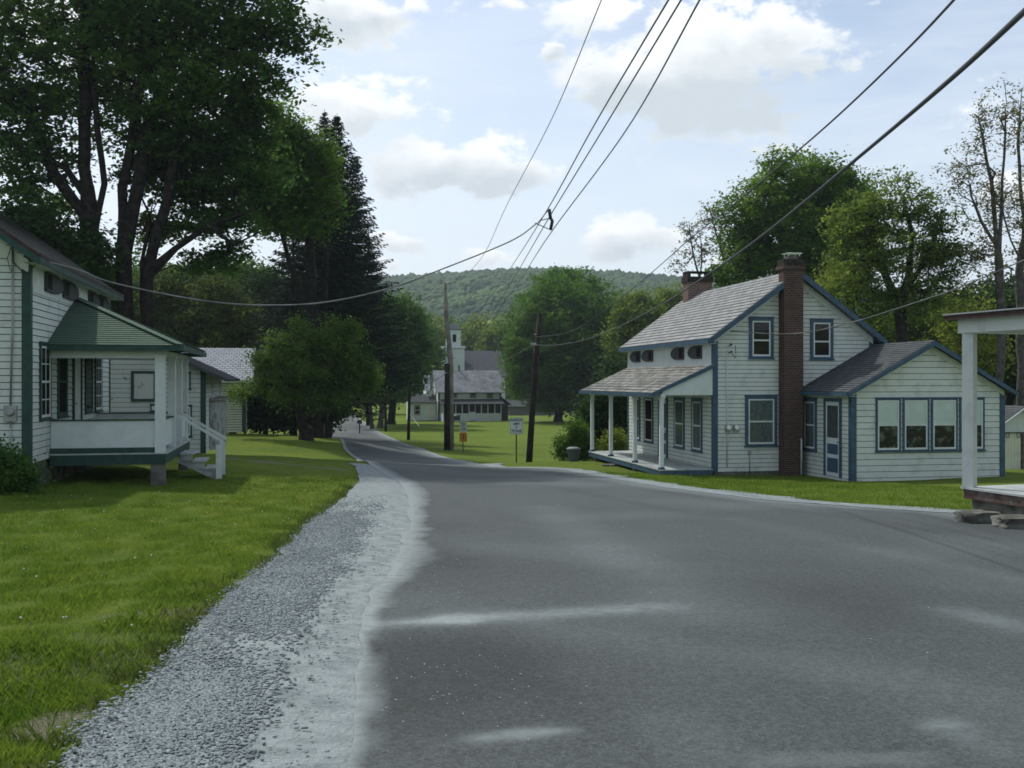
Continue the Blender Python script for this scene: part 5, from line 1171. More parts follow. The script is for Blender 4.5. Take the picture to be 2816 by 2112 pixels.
simple(1160, 166, [(1150, 930, 45, 70), (1175, 1000, 45, 60), (1150, 1050, 50, 50)], 'green tree behind the small left wing of the low house', 'l_maple', 220, 70, .3, cr=1.5, r0=.3, group=GRD, name='maple_tree')
simple(1023, 112, [(1000, 1000, 50, 60), (1040, 1060, 40, 30)], 'slim grey-trunked tree right at the far road edge', 'l_maple', 140, 60, .22, r0=.22, group=GRD, bm='barkg', name='maple_tree')
simple(1010, 175, [(985, 1060, 80, 50), (900, 1070, 80, 50), (1060, 1080, 60, 30)], 'low tree closing the view where the far road bends', 'l_maple', 220, 60, .3, cr=2, group=GRD)
GH = 'yellow-green trees behind the church'
HG = [(1190, 235, 'l_yellow', 'yellow-green tree left of the church tower'), (1245, 250, 'l_bright', 'pale green treetop directly behind the belfry'), (1310, 230, 'l_olive', 'olive tree just right of the belfry'), (1370, 215, 'l_olive', 'olive tree over the dark church roof'), (1430, 230, 'l_olive', 'olive treetop left of the round maple'), (1130, 240, 'l_bright', 'pale green treetop above the roadside maples'), (1350, 270, 'l_yellow', 'distant yellow-green tree between belfry and round maple')]
for px, Y, lm, lb in HG:
    simple(px, Y, [(px, 920, 42, 48), (px - 22, 965, 45, 55), (px + 24, 960, 42, 60), (px, 1030, 60, 60)], lb, lm, 190, 55, .32, cr=1.9, group=GH, r0=.25, flat=.8)
simple(1535, 137, [(1565, 850, 135, 90, -4), (1485, 920, 95, 90, -2), (1655, 910, 95, 110), (1560, 960, 180, 100, -3), (1455, 1010, 65, 60), (1675, 1020, 85, 75), (1712, 950, 45, 80), (1550, 785, 80, 45), (1500, 1060, 110, 50), (1610, 1080, 110, 50), (1560, 1095, 120, 40)],
       'large round dark green maple in the middle of the far lawn', 'l_deep', 1550, 65, .2, cr=1.25, r0=.6, name='maple_tree', flat=.6, shell=3.4)
b = base_at(1592, 139); tree('maple_tree', 'second dark trunk and low boughs right of the round maple', 'tree', b, [[b, (b[0] + .5, 139, -1), (b[0] + 1, 139, 1)]], lob(139, (1630, 1020, 90, 60), (1590, 980, 90, 60)), 120, 60, .2, M['l_maple'], M['bark'], cr=1.2, r0=.55)
GB = 'dull green trees between the round maple and the right house'
simple(1750, 120, [(1750, 860, 55, 55), (1730, 930, 60, 80), (1760, 1000, 60, 60)], 'dull green tree just left of the far chimney', 'l_olive', 240, 60, .2, group=GB)
simple(1840, 125, [(1845, 850, 55, 55), (1820, 920, 70, 90)], 'dull green tree behind the far chimney', 'l_olive', 240, 60, .2, group=GB)
simple(1690, 80, [(1690, 1120, 60, 60), (1650, 1160, 60, 50), (1700, 1040, 40, 60)], 'dark bushy tree behind the far end of the columned porch', 'l_dark', 200, 60, .16, group=GB)
Y = 70
tree('maple_tree', 'large domed green maple behind the blue-trimmed house', 'tree', base_at(2235, Y),
     [gstem(2235, Y, (2230, 900), (2210, 760), (2200, 600)), stem(Y, (2228, 860), (2140, 720), (2100, 620)), stem(Y, (2228, 860), (2290, 720), (2310, 600)), stem(Y, (2220, 800), (2150, 660), (2160, 540))],
     lob(Y, (2190, 500, 130, 80), (2095, 580, 105, 95), (2290, 550, 110, 100), (2190, 620, 180, 100), (2050, 690, 75, 65), (2170, 720, 150, 65), (2330, 670, 100, 90), (2020, 755, 70, 40), (2350, 560, 70, 90), (2250, 780, 130, 50)), 1000, 78, .13, M['l_bright'], M['bark'], cr=.85, flat=.55, r0=.4, shell=3)
Y = 52
tree('maple_tree', 'yellow-green maple with forked bare trunk behind the annex', 'tree', base_at(2480, Y),
     [gstem(2480, Y, (2475, 850), (2500, 760), (2510, 640), (2480, 540)), stem(Y, (2475, 850), (2420, 720), (2400, 600)), stem(Y, (2490, 800), (2560, 690), (2590, 580))],
     lob(Y, (2350, 620, 90, 70), (2450, 560, 110, 80), (2570, 620, 90, 100), (2440, 700, 170, 80), (2340, 790, 100, 80), (2580, 780, 110, 90), (2460, 830, 140, 60), (2600, 700, 90, 60), (2400, 640, 100, 70)), 760, 40, .09, M['l_olive'], M['bark'], cr=.6, flat=.45, r0=.30, shell=2.2)
def sparse(label, px, Y, stems, lobes, ncl, lpc=14, leaf=.075, group='thinly leafed trees', r0=.2):
    tree('sparse_tree', label, 'tree', base_at(px, Y), [gstem(px, Y, *stems[0])] + [stem(Y, *s_) for s_ in stems[1:]], lob(Y, *lobes), ncl, lpc, leaf, M['l_sparse'], M['barkg'], cr=.35, r0=r0, group=group, flat=1, shell=1.8, twig=.008)
sparse('tall thinly leafed tree above the shed, leftmost of the right-hand pair', 2752, 50, [[(2750, 800), (2742, 650), (2725, 500), (2690, 320)], [(2745, 700), (2760, 500), (2765, 300)], [(2742, 680), (2700, 610), (2680, 560)]],
       [(2700, 340, 45, 110), (2765, 330, 45, 110), (2650, 480, 80, 100), (2740, 560, 70, 120), (2690, 700, 80, 90)], 300)
sparse('tall thinly leafed tree cut by the right edge of the picture', 2812, 52, [[(2805, 800), (2815, 600), (2800, 400), (2810, 250)], [(2808, 700), (2850, 500), (2880, 300)], [(2808, 720), (2760, 600), (2745, 480)]],
       [(2810, 330, 60, 120), (2880, 400, 70, 150), (2790, 560, 80, 110), (2840, 700, 80, 80)], 300)
sparse('thin sparse sapling rising behind the far chimney', 1930, 95, [[(1925, 770), (1905, 700), (1895, 610)], [(1925, 760), (1930, 690), (1925, 640)]], [(1895, 640, 45, 55), (1935, 690, 50, 50), (1870, 720, 40, 35)], 130, 10, .12, r0=.12)
sparse('thin sparse sapling touching the left side of the domed maple', 1995, 90, [[(1990, 720), (1970, 640), (1950, 570)], [(1980, 680), (1985, 600)]], [(1955, 600, 40, 50), (1985, 640, 35, 60)], 90, 10, .12, r0=.12)
GU = 'yellow-green understory trees behind the annex'
simple(2230, 62, [(2260, 830, 60, 60), (2250, 900, 80, 70), (2300, 770, 50, 40)], 'yellow-green small tree right of the tall chimney', 'l_yellow', 200, 40, .10, cr=.8, group=GU, name='young_tree')
simple(2380, 60, [(2390, 900, 90, 70), (2380, 980, 100, 60)], 'yellow-green small tree over the annex ridge', 'l_olive', 200, 45, .11, cr=.8, group=GU, name='young_tree')
simple(2520, 64, [(2520, 900, 100, 60), (2500, 980, 110, 70)], 'dark olive small tree behind the annex gable', 'l_olive', 210, 45, .12, cr=.9, group=GU, name='young_tree')
simple(2640, 58, [(2650, 880, 80, 80), (2660, 980, 100, 80), (2620, 1080, 80, 60)], 'olive small tree between annex gable and white porch post', 'l_yellow', 210, 40, .10, cr=.8, group=GU, name='young_tree')
simple(2780, 62, [(2780, 900, 90, 90), (2780, 1020, 100, 90), (2860, 960, 100, 120)], 'dark small tree behind the shed', 'l_dark', 260, 60, .16, cr=1.0, group=GU, name='young_tree')
simple(2700, 75, [(2700, 850, 120, 60), (2600, 1000, 150, 90), (2800, 820, 100, 60), (2450, 1000, 150, 90)], 'broad dark tree filling the gap under the yellow-green maple', 'l_dark', 340, 70, .2, cr=1.4, group=GU, name='shade_tree')
# shrubs
def shrub(px, Y, lobes, label, lm, ncl=70, lpc=60, leaf=.05, cr=.3, group=None):
    b = base_at(px, Y); tree('shrub', label, 'shrub', b, [[b, (b[0], b[1], b[2] + .3)]], lob(Y, *lobes), ncl, lpc, leaf, M[lm], M['bark'], cr=cr, r0=.04, flat=.9, bias=.3, shell=3, group=group, twig=.006)
shrub(1590, 44.5, [(1592, 1200, 32, 40), (1560, 1235, 34, 35), (1610, 1235, 30, 40)], 'rounded green shrub with pale tips behind the trash can', 'l_bright', 150, 60, .055)
shrub(1690, 43.6, [(1692, 1210, 26, 40), (1715, 1235, 20, 25), (1668, 1240, 26, 20)], 'light green shrub seen between the first porch posts', 'l_yellow', 90, 50, .05)
shrub(1655, 47, [(1650, 1140, 46, 70), (1700, 1130, 45, 90), (1650, 1210, 50, 40)], 'tall dark shrub behind the columned porch', 'l_dark', 240, 70, .08, cr=.5)
shrub(25, 19.4, [(25, 1300, 60, 38), (60, 1325, 40, 25), (-30, 1290, 60, 50), (10, 1268, 20, 20)], 'dark low bush at the corner of the left house', 'l_maple', 150, 70, .04, cr=.25)

shrub(752, 63, [(760, 1120, 75, 60), (700, 1130, 60, 50), (830, 1110, 60, 60), (900, 1100, 60, 60)], 'black-green hedge in the shade between barn and apple tree', 'l_dark', 330, 70, .12, cr=.7)
# forest on the hills
def forest(n, ra, rb, s0, s1):
    import bmesh
    bm = bmesh.new(); bmesh.ops.create_icosphere(bm, subdivisions=1, radius=1); bm.verts.ensure_lookup_table()
    bv = np.array([v.co[:] for v in bm.verts]); bf = np.array([[v.index for v in f.verts] for f in bm.faces]); bm.free()
    az = RNG.uniform(-.56, .56, n); r_ = ra + (rb - ra) * RNG.random(n) ** .8; xs, ys = r_ * np.sin(az), r_ * np.cos(az); z = ground(xs, ys)
    s_ = RNG.uniform(s0, s1, n) * (1 + .15 * (r_ > 600)); nv = len(bv)
    bv = bv[bv[:, 2] > -2]
    rot = RNG.uniform(0, 6.28, n); c, sn = np.cos(rot)[:, None], np.sin(rot)[:, None]
    k = 6; dirs = RNG.normal(0, 1, (k, 3)); rad = 1 + .13 * RNG.normal(0, 1, (n, nv))
    vx = bv[None, :, 0] * rad; vy = bv[None, :, 1] * rad; vz = bv[None, :, 2] * rad
    V = np.stack([(vx * c - vy * sn) * s_[:, None] + xs[:, None], (vx * sn + vy * c) * s_[:, None] + ys[:, None], vz * s_[:, None] * RNG.uniform(.6, 1.25, n)[:, None] + (z + s_ * .9)[:, None]], -1)
    Fq = bf[None] + (np.arange(n) * nv)[:, None, None]
    return V.reshape(-1, 3), Fq.reshape(-1, 3)
M['forest'] = leafmat('forest_canopy', (.010, .042, .020), (.065, .125, .030), .0, .016)
M['forest_low'] = leafmat('lower_forest_canopy', (.045, .11, .02), (.15, .22, .03), .0, .02)
V, Fq = forest(42000, 430, 925, 1.3, 3.4)
tag(link(bpy.data.objects.new('forest', npmesh('forest', V, Fq, 3, M['forest']))), 'dark green wooded upper hillside under the sky', 'forest', kind='stuff')
V, Fq = forest(9000, 270, 500, 2.2, 4.2)
tag(link(bpy.data.objects.new('forest', npmesh('forest', V, Fq, 3, M['forest_low']))), 'brighter yellow-green wood on the lower slope of the hill', 'forest', kind='stuff')

# ================================================================== POLES, WIRES, SIGNS
def pole(name, label, base, top, r0, r1, m, group=None, extra=None):
    rt = empty(name, base, label=label, cat='utility pole', group=group); b = Vector(base); t = Vector(top) - b
    mb = MB(); mb.tube([(0, 0, -.4), tuple(t * .33), tuple(t * .66), tuple(t)], [r0 * 1.05, r0 * .92, (r0 + r1) / 2, r1], 12); mb.build('shaft', m, rt); return rt
bx_, by_, bz_ = base_at(1453, 46)
lp = pole('utility_pole', 'leaning dark utility pole beside the weight limit sign', (bx_, 46, bz_), (X(1484, 46), 46, Z(863, 46)), .15, .11, M['pole'])
m = MB(); z1, z2 = Z(946, 46) - bz_, Z(920, 46) - bz_; xx = X(1471, 46) - bx_
m.box(xx - .2, xx + .06, -.16, -.1, z1 - .05, z1 + .05); m.tube([(xx - .16, -.16, z1), (xx - .16, -.3, z1)], .045, 8); m.build('insulator', M['metal'], lp); m = MB(); m.tube([(xx + .02, -.14, z2), (xx - .02, -.26, z2)], .04, 8); m.build('insulator', M['metal'], lp)
x0, y0, z0 = base_at(1230, 64); zs = Z(1000, 64)
rt = empty('utility_pole', (x0, y0, z0), label='tall utility pole, dark below and bare grey on top, before the low house', cat='utility pole')
m = MB(); m.tube([(0, 0, -.4), (0, 0, 2.5), (X(1230, 64) - x0 + .02, 0, zs - z0)], [.22, .2, .18], 12); m.build('shaft', M['pole'], rt)
m = MB(); m.tube([(.26, .05, -.3), (.22, .05, zs - z0), (-.06, .03, zs - z0 + 3), (X(1223, 64) - x0, 0, Z(779, 64) - z0)], [.17, .16, .15, .11], 12); m.build('upper_shaft', M['pole_grey'], rt)
m = MB(); m.tube([(-.1, -.15, Z(1026, 64) - z0), (-.1, -.32, Z(1026, 64) - z0)], .06, 8); m.build('insulator', M['metal'], rt); m = MB(); m.tube([(-.1, 0, Z(777, 64) - z0), (.25, 0, Z(777, 64) - z0)], .04, 8); m.build('top_bracket', M['metal'], rt)
x1, y1, z1 = base_at(1123, 86); pole('utility_pole', 'short dark utility pole left of the low house with a guy wire', (x1, y1, z1), (X(1127, 86), 86, Z(1045, 86)), .14, .10, M['pole'])
x2, y2, z2 = base_at(1061, 105); pole('utility_pole', 'slim dark utility pole in front of the roadside maples', (x2, y2, z2), (X(1058, 105), 105, Z(970, 105)), .14, .10, M['pole'])
def wire(name, label, pts, r, m, group=None, step=24, cat='wire'):
    """pts: (px, py, depth) in photograph pixels and metres; smooth curve in space"""
    q = [Vector((p[0], p[1], 1 / p[2])) for p in pts]; out = []
    q = [q[0] * 2 - q[1]] + q + [q[-1] * 2 - q[-2]]
    for i in range(1, len(q) - 2):
        for k in range(step):
            t = k / step; a, b, c, d = q[i - 1], q[i], q[i + 1], q[i + 2]
            out.append(.5 * ((2 * b) + (c - a) * t + (2 * a - 5 * b + 4 * c - d) * t * t + (3 * b - a - 3 * c + d) * t ** 3))
    out.append(q[-2]); w = [P(p.x, p.y, 1 / p.z) for p in out]
    if pts[0][1] < 40: a_, b_ = Vector(w[0]), Vector(w[3]); d_ = (a_ - b_).normalized(); w = [tuple(a_ + d_ * k) for k in (45, 30, 15)] + w
    mb = MB(); mb.tube(w, r, 6)
    o = mb.build(name, m); return tag(o, label, cat, group)
GW = 'bundle of three power lines'
wire('power_line', 'left line of the three power lines crossing the sky', [(1850, -20, 13), (1645, 325, 20), (1515, 560, 27), (1392, 755, 50), (1260, 935, 64.5)], .014, M['wire'], GW)
wire('power_line', 'middle line of the three power lines crossing the sky', [(1885, -20, 13), (1680, 320, 20), (1518, 585, 27.5), (1410, 770, 50), (1300, 945, 66)], .014, M['wire'], GW)
wire('power_line', 'right line of the three power lines crossing the sky', [(1935, -20, 13), (1740, 330, 20), (1522, 630, 28), (1440, 755, 50), (1340, 900, 68)], .014, M['wire'], GW)
wire('power_line', 'thin single wire from the tall grey pole up across the sky', [(1662, -20, 20), (1530, 300, 27), (1396, 560, 38), (1330, 700, 50), (1262, 770, 60), (1226, 777, 63.8)], .011, M['wire'])
wire('service_cable', 'sagging grey cable from the three power lines to the left house', [(1480, 612, 27.5), (1400, 665, 27), (1190, 750, 25.5), (1080, 790, 25), (950, 822, 24), (820, 838, 23.5), (640, 836, 22.8), (480, 814, 22), (300, 775, 21.3), (220, 744, 21), (130, 720, 20.7)], .017, M['cable_grey'], cat='cable')
m = MB(); cA, cB, cC = Vector(P(1510, 575, 27.4)), Vector(P(1514, 600, 27.5)), Vector(P(1514, 632, 27.6)); m.tube([cA, cB], .045, 8); m.tube([cB, Vector(P(1519, 608, 27.5)), cC], .045, 8)
for a, b in ((P(1480, 612, 27.5), cA), (P(1486, 606, 27.5), cB), (P(1470, 613, 27.5), cC)): m.tube([a, b], .012, 6)
tag(m.build('cable_splice', M['cable']), 'dark splice spacer joining the three power lines to the sagging cable', 'cable splice')
wire('overhead_cable', 'thick near cable crossing the upper right corner down to the leaning pole', [(2840, 10, 4.2), (2640, 195, 5.6), (2400, 400, 8), (2100, 645, 13), (1880, 800, 21), (1760, 870, 28), (1640, 925, 37), (1540, 948, 43), (1468, 949, 45.8)], .016, M['cable'], 'cables to the leaning pole', cat='cable')
wire('overhead_cable', 'thinner cable above the thick one, ending at the top of the leaning pole', [(2660, -40, 7), (2500, 130, 9), (2280, 340, 12), (2020, 560, 18), (1900, 655, 23), (1780, 760, 30), (1640, 870, 37), (1560, 915, 42), (1472, 927, 45.8)], .012, M['cable'], 'cables to the leaning pole', cat='cable')
GP = 'wires between the roadside poles'
wire('power_line', 'wire from the leaning pole to the middle of the tall pole', [(1468, 948, 46), (1400, 985, 51), (1330, 1010, 56), (1228, 1026, 64)], .013, M['cable_grey'], GP)
wire('power_line', 'wire from the tall pole to the short pole left of the house', [(1226, 1028, 64), (1190, 1050, 72), (1160, 1057, 79), (1127, 1057, 86)], .013, M['cable_grey'], GP)
wire('power_line', 'drooping wire from the short pole toward the slim roadside pole', [(1127, 1057, 86), (1105, 1075, 92), (1080, 1075, 98), (1058, 1045, 105)], .013, M['cable_grey'], GP)
wire('guy_wire', 'slanting yellow guy wire at the foot of the short pole', [(1127, 1140, 86), (1153, 1172, 84)], .03, M['cream'])
bp_ = H.w(H.u(2005, 0), -.18); wire('service_wire', 'twisted wire from the right house gable up to the right', [(2008, 911, bp_[1]), (2180, 918, 31.5), (2330, 890, 30), (2500, 838, 28), (2640, 790, 26), (2800, 722, 24), (2880, 690, 23)], .016, M['cable_grey'])

def text(body, size, m, parent, loc, bold=.0, rot=(R(90), 0, 0)):
    cu_ = bpy.data.curves.new('lettering', 'FONT'); cu_.body = body; cu_.size = size; cu_.align_x = 'CENTER'; cu_.align_y = 'CENTER'; cu_.extrude = .003; cu_.offset = bold
    t = bpy.data.objects.new('lettering', cu_); COL.objects.link(t); bpy.context.view_layer.update(); me = bpy.data.meshes.new_from_object(t); bpy.data.objects.remove(t)
    me.materials.append(m) if not me.materials else None
    me.materials.clear(); me.materials.append(m)
    o = bpy.data.objects.new('lettering', me); link(o, parent); o.location = loc; o.rotation_euler = rot; return o
def plate(mb, w, h, zc, r=.05, y0=-.012, y1=0):
    pts = []
    for cx_, cz_, a0 in ((w / 2 - r, h / 2 - r, 0), (-w / 2 + r, h / 2 - r, 90), (-w / 2 + r, -h / 2 + r, 180), (w / 2 - r, -h / 2 + r, 270)):
        for k in range(5): a = R(a0 + k * 22.5); pts.append((cx_ + r * math.cos(a), cz_ + r * math.sin(a)))
    f = [(p[0], y0, p[1] + zc) for p in pts]; b = [(p[0], y1, p[1] + zc) for p in pts]; mb.face(f[::-1]); mb.face(b)
    for i in range(len(f)): j = (i + 1) % len(f); mb.face([f[i], f[j], b[j], b[i]])
sx_, sy_, sz_ = base_at(1420, 45)
rt = empty('road_sign', (sx_, sy_, sz_), R(2), label='white weight limit 3 tons sign on a post by the road', cat='road sign')
zt = Z(1193 - 47 * .95 + 0, 45) - sz_; zc = Z(1171, 45) - sz_
m = MB(); m.bar((0, .03, -.3), (.0, .03, zc + .3), .06, .04, up=(0, 1, 0)); m.build('post', M['postrust'], rt)
m = MB(); plate(m, .58, .74, zc); pl_ = m.build('sign_panel', M['signwhite'], rt)
m = MB()
for (a, b, c, d) in ((-.265, .265, .335, .347), (-.265, .265, -.347, -.335), (-.265, -.253, -.335, .335), (.253, .265, -.335, .335)): m.box(a, b, -.016, -.0125, zc + c, zc + d)
m.build('border', M['black'], pl_)
for tx, sz, dz, sp in (('WEIGHT', .148, .245, 1), ('LIMIT', .135, .085, 1), ('3', .15, -.075, 1), ('TONS', .17, -.235, 1)):
    text(tx, sz, M['black'], pl_, (0, -.0145, zc + dz), .004)
sx_, sy_, sz_ = base_at(1274, 62)
rt = empty('road_sign', (sx_, sy_, sz_), R(3), label='faded speed limit 15 sign over an orange plate on a leaning post', cat='road sign')
zc1, zc2 = Z(1174, 62) - sz_, Z(1201, 62) - sz_
m = MB(); m.bar((0, .03, -.3), (-.06, .03, zc1 + .25), .06, .04, up=(0, 1, 0)); m.build('post', M['postrust'], rt)
m = MB(); plate(m, .43, .58, zc1); p1_ = m.build('sign_panel', M['signgrey'], rt); p1_['label'] = 'faded speed limit panel'
text('SPEED', .105, M['black'], p1_, (0, -.0145, zc1 + .20), .001); text('LIMIT', .105, M['black'], p1_, (0, -.0145, zc1 + .09), .001); text('15', .27, M['black'], p1_, (0, -.0145, zc1 - .12), .006)
m = MB(); plate(m, .46, .56, zc2 - .03, y0=-.02, y1=-.008); p2_ = m.build('sign_panel', M['signorange'], rt); p2_['label'] = 'orange panel with a black figure'
m = MB(); z_ = zc2 - .03; m.tube([(0, -.024, z_ + .10), (0, -.024, z_ + .17)], .028, 8); m.box(-.03, .03, -.024, -.0205, z_ - .03, z_ + .1)
m.bar((0, -.0225, z_ - .02), (-.05, -.0225, z_ - .17), .028, .004, up=(0, 1, 0)); m.bar((0, -.0225, z_ - .02), (.05, -.0225, z_ - .17), .028, .004, up=(0, 1, 0)); m.build('pictogram', M['black'], p2_)
# trash can
tx_, ty_, tz_ = base_at(1577, 41.5)
rt = empty('trash_can', (tx_, ty_, tz_), label='dark grey round trash can with a light lid by the shrub', cat='trash can')
m = MB(); hh = Z(1236, 41.5) - tz_; m.tube([(0, 0, -.05), (0, 0, .05), (0, 0, hh * .9), (0, 0, hh)], [.19, .195, .26, .275], 20); m.build('bin_body', M['bin'], rt)
m = MB(); m.tube([(0, 0, hh), (0, 0, hh + .04), (0, 0, hh + .1), (0, 0, hh + .11)], [.3, .3, .16, .04], 20); m.build('lid', M['binlid'], rt)
m = MB(); m.bar((-.31, 0, hh - .14), (-.25, 0, hh - .14), .1, .04); m.bar((.31, 0, hh - .14), (.25, 0, hh - .14), .1, .04); m.build('handle', M['bin'], rt)
# mailbox
mx_, my_, mz_ = base_at(989, 100)
rt = empty('mailbox', (mx_, my_, mz_), label='small dark mailbox on a post at the far road edge', cat='mailbox')
m = MB(); m.box(-.05, .05, -.05, .05, -.3, 1.0); m.build('post', M['pole'], rt)
m = MB(); pr = [(-.22, 0), (.22, 0), (.22, .2)] + [(.22 * math.cos(t), .2 + .18 * math.sin(t)) for t in np.linspace(0, math.pi, 9)[1:-1]] + [(-.22, .2)]
m.face([(p[0], -.3, 1 + p[1]) for p in pr]); m.face([(p[0], .3, 1 + p[1]) for p in pr][::-1])
for i in range(len(pr)): a, b = pr[i], pr[(i + 1) % len(pr)]; m.face([(a[0], -.3, 1 + a[1]), (a[0], .3, 1 + a[1]), (b[0], .3, 1 + b[1]), (b[0], -.3, 1 + b[1])])
m.build('box_body', M['cable'], rt)
# covered barbecue in front of the low house
gx_, gy_, gz_ = base_at(1256, 134)
rt = empty('grill', (gx_, gy_, gz_), label='covered dark grill standing on the lawn before the glazed porch', cat='grill')
m = MB(); m.tube([(-.45, 0, .75), (.45, 0, .75)], .3, 12); m.build('hood', M['cable'], rt); m = MB(); m.box(-.42, .42, -.25, .25, .3, .7); m.build('cabinet', M['dark2'], rt)
for a in (-.38, .33): m = MB(); m.box(a, a + .05, -.2, .2, -.1, .3); m.build('leg', M['cable'], rt)

# ================================================================== SKY, SUN, CAMERA
SUN_AZ, SUN_EL = R(-42), R(52)     # azimuth from the view direction, left is negative
w = bpy.data.worlds.new('World'); S.world = w; w.use_nodes = True; nt = w.node_tree; bg = nt.nodes['Background']; bg.inputs['Strength'].default_value = .1
sky = N(nt, 'ShaderNodeTexSky'); sky.sky_type = 'NISHITA'; sky.sun_disc = False; sky.sun_elevation = SUN_EL; sky.sun_rotation = SUN_AZ; sky.air_density = 1.0; sky.dust_density = 1.5
tc = N(nt, 'ShaderNodeTexCoord'); sp = N(nt, 'ShaderNodeSeparateXYZ'); nt.links.new(tc.outputs['Generated'], sp.inputs[0])
def math_(op, a, b=None, c=None, clamp=False):
    n = N(nt, 'ShaderNodeMath', operation=op); n.use_clamp = clamp
    for i, v in enumerate((a, b, c)):
        if v is None: continue
        if isinstance(v, (int, float)): n.inputs[i].default_value = v
        else: nt.links.new(v, n.inputs[i])
    return n.outputs[0]
azn = math_('ARCTAN2', sp.outputs['X'], sp.outputs['Y']); eln = math_('ARCSINE', sp.outputs['Z'])
cmb = N(nt, 'ShaderNodeCombineXYZ'); nt.links.new(azn, cmb.inputs[0]); nt.links.new(math_('MULTIPLY', eln, 1.5), cmb.inputs[1])
def noise_(scale, detail=8, rough=.55, vec=None, dist=0):
    n = N(nt, 'ShaderNodeTexNoise'); n.inputs['Scale'].default_value = scale; n.inputs['Detail'].default_value = detail; n.inputs['Roughness'].default_value = rough; n.inputs['Distortion'].default_value = dist
    nt.links.new(vec or cmb.outputs[0], n.inputs['Vector']); return n.outputs['Fac']
n1 = noise_(13, 9, .58, dist=.25); n2 = noise_(45, 6, .62)
wx = math_('MULTIPLY_ADD', math_('SUBTRACT', noise_(14, 3), .5), .05, azn); wy = math_('MULTIPLY_ADD', math_('SUBTRACT', noise_(17, 3), .5), .035, eln)
clouds = [(1000, 55, 135, 75, 1.0), (1120, 25, 95, 30, .8), (900, 20, 90, 60, .8), (960, 290, 160, 85, 1.0), (1100, 315, 100, 45, .6), (1215, 320, 35, 22, .5), (1150, 450, 125, 85, 1.0), (1330, 470, 130, 85, 1.0), (1480, 480, 100, 50, .8),
          (1900, 190, 290, 150, 1.15), (2120, 110, 180, 110, .9), (1700, 250, 120, 60, .9), (1640, 45, 130, 60, .9), (1525, 133, 32, 24, 1.0), (1405, 15, 50, 28, .7), (2060, 260, 190, 60, .7),
          (1690, 655, 110, 50, 1.0), (1820, 680, 80, 35, .8), (1075, 665, 100, 26, .9), (1350, 715, 90, 28, .9), (1060, 730, 60, 30, .8), (2370, 15, 110, 20, .6), (2120, 405, 110, 18, .5), (640, 260, 120, 70, .8), (2000, 720, 120, 30, .6), (2750, 520, 120, 60, .8), (200, 120, 200, 110, .8), (2640, 330, 160, 60, .5)]
dens = None; shade = None
for (px, py, rx, ry, wt) in clouds:
    a = math.atan((px - CX) / F); e = math.atan((HY - py) / F * math.cos(a)); ra, re = rx / F, ry / F
    u_ = math_('DIVIDE', math_('SUBTRACT', wx, a), ra); v_ = math_('DIVIDE', math_('SUBTRACT', wy, e), re)
    d2 = math_('ADD', math_('MULTIPLY', u_, u_), math_('MULTIPLY', v_, v_)); g = math_('MULTIPLY', math_('POWER', 2.718, math_('MULTIPLY', d2, -.75)), wt)
    dens = g if dens is None else math_('MAXIMUM', dens, g)
    sh = math_('MULTIPLY', g, math_('MULTIPLY_ADD', v_, -.55, .28)); shade = sh if shade is None else math_('ADD', shade, sh)
# broken cloud over the rest of the sky
side = math_('GREATER_THAN', math_('ABSOLUTE', azn), .62)
oth = math_('MULTIPLY', math_('MULTIPLY', math_('SUBTRACT', noise_(3.5, 6), .42), 3.2), math_('MAXIMUM', side, math_('GREATER_THAN', eln, .5)), clamp=True)
dens = math_('MAXIMUM', dens, oth)
body = math_('MULTIPLY_ADD', math_('SUBTRACT', n1, .5), 2.1, math_('MULTIPLY_ADD', math_('SUBTRACT', n2, .5), .8, dens))
rmp = N(nt, 'ShaderNodeValToRGB'); q = rmp.color_ramp.elements; q[0].position = .34; q[1].position = .70; rmp.color_ramp.interpolation = 'EASE'; nt.links.new(body, rmp.inputs['Fac'])
# thin veil of high cloud
cmb2 = N(nt, 'ShaderNodeCombineXYZ'); nt.links.new(azn, cmb2.inputs[0]); nt.links.new(math_('MULTIPLY', eln, 4.5), cmb2.inputs[1])
veil = math_('MULTIPLY_ADD', math_('SUBTRACT', noise_(5, 6, .6, cmb2.outputs[0], .4), .5), 1.1, math_('MULTIPLY_ADD', eln, -1.7, .86), clamp=True)
mv = N(nt, 'ShaderNodeMix', data_type='RGBA'); mv.inputs['B'].default_value = (8.0, 8.8, 9.7, 1); nt.links.new(veil, mv.inputs['Factor'])
skb = N(nt, 'ShaderNodeMix', data_type='RGBA'); skb.blend_type = 'MULTIPLY'; skb.inputs['Factor'].default_value = 1; skb.inputs['B'].default_value = (1.6, 1.5, 1.38, 1)
nt.links.new(sky.outputs[0], skb.inputs['A']); nt.links.new(skb.outputs['Result'], mv.inputs['A'])
shd = math_('MULTIPLY_ADD', shade, 1.35, math_('MULTIPLY', math_('SUBTRACT', n1, .42), 1.5), clamp=True)
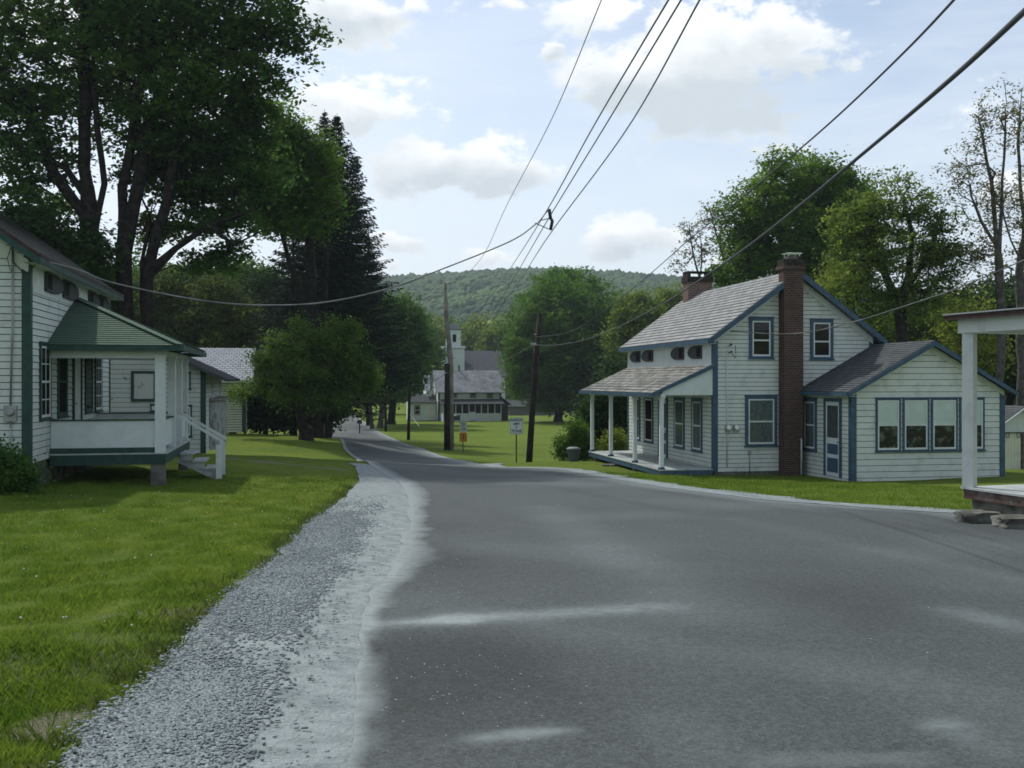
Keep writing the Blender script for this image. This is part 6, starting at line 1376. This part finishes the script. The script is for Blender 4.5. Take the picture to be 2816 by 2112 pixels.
cc = N(nt, 'ShaderNodeMix', data_type='RGBA'); cc.inputs['A'].default_value = (10.6, 10.8, 10.8, 1); cc.inputs['B'].default_value = (6.1, 6.75, 7.2, 1); nt.links.new(shd, cc.inputs['Factor'])
mc = N(nt, 'ShaderNodeMix', data_type='RGBA'); nt.links.new(rmp.outputs['Color'], mc.inputs['Factor']); nt.links.new(mv.outputs['Result'], mc.inputs['A']); nt.links.new(cc.outputs['Result'], mc.inputs['B'])
nt.links.new(mc.outputs['Result'], bg.inputs['Color'])
sl = bpy.data.lights.new('sun', 'SUN'); sl.energy = 2.6; sl.angle = R(1.2); sl.color = (1, .975, .93)
so = bpy.data.objects.new('sun', sl); COL.objects.link(so)
d = Vector((math.sin(SUN_AZ) * math.cos(SUN_EL), math.cos(SUN_AZ) * math.cos(SUN_EL), math.sin(SUN_EL))); so.rotation_euler = d.to_track_quat('Z', 'Y').to_euler(); so.location = (0, 0, 50)

hz = MB(); hz.box(-1500, 1500, -300, 1550, -40, 175); hm = bpy.data.materials.new('haze'); hm.use_nodes = True; hn = hm.node_tree; hn.nodes.clear()
ho = N(hn, 'ShaderNodeOutputMaterial'); hv = N(hn, 'ShaderNodeVolumePrincipled'); hv.inputs['Color'].default_value = (.78, .88, 1, 1); hv.inputs['Density'].default_value = .00026; hv.inputs['Anisotropy'].default_value = .2
hn.links.new(hv.outputs[0], ho.inputs['Volume']); tag(hz.build('haze', hm), kind='stuff')
cam = bpy.data.cameras.new('camera'); cam.sensor_width = 36; cam.lens = 36 * F / 2816; cam.shift_y = -(1056 - HY) / 2816; cam.clip_start = .1; cam.clip_end = 5000
co = bpy.data.objects.new('camera', cam); COL.objects.link(co); co.location = (0, 0, 0); co.rotation_euler = (R(90), 0, 0); S.camera = co
S.view_settings.view_transform = 'Standard'; S.view_settings.look = 'None'; S.view_settings.gamma = 1; S.view_settings.exposure = .18
S.render.engine = 'CYCLES'; S.cycles.max_bounces = 6; S.cycles.transparent_max_bounces = 12; S.cycles.diffuse_bounces = 3; S.cycles.glossy_bounces = 2; S.cycles.transmission_bounces = 4
S.cycles.filter_width = 1.65
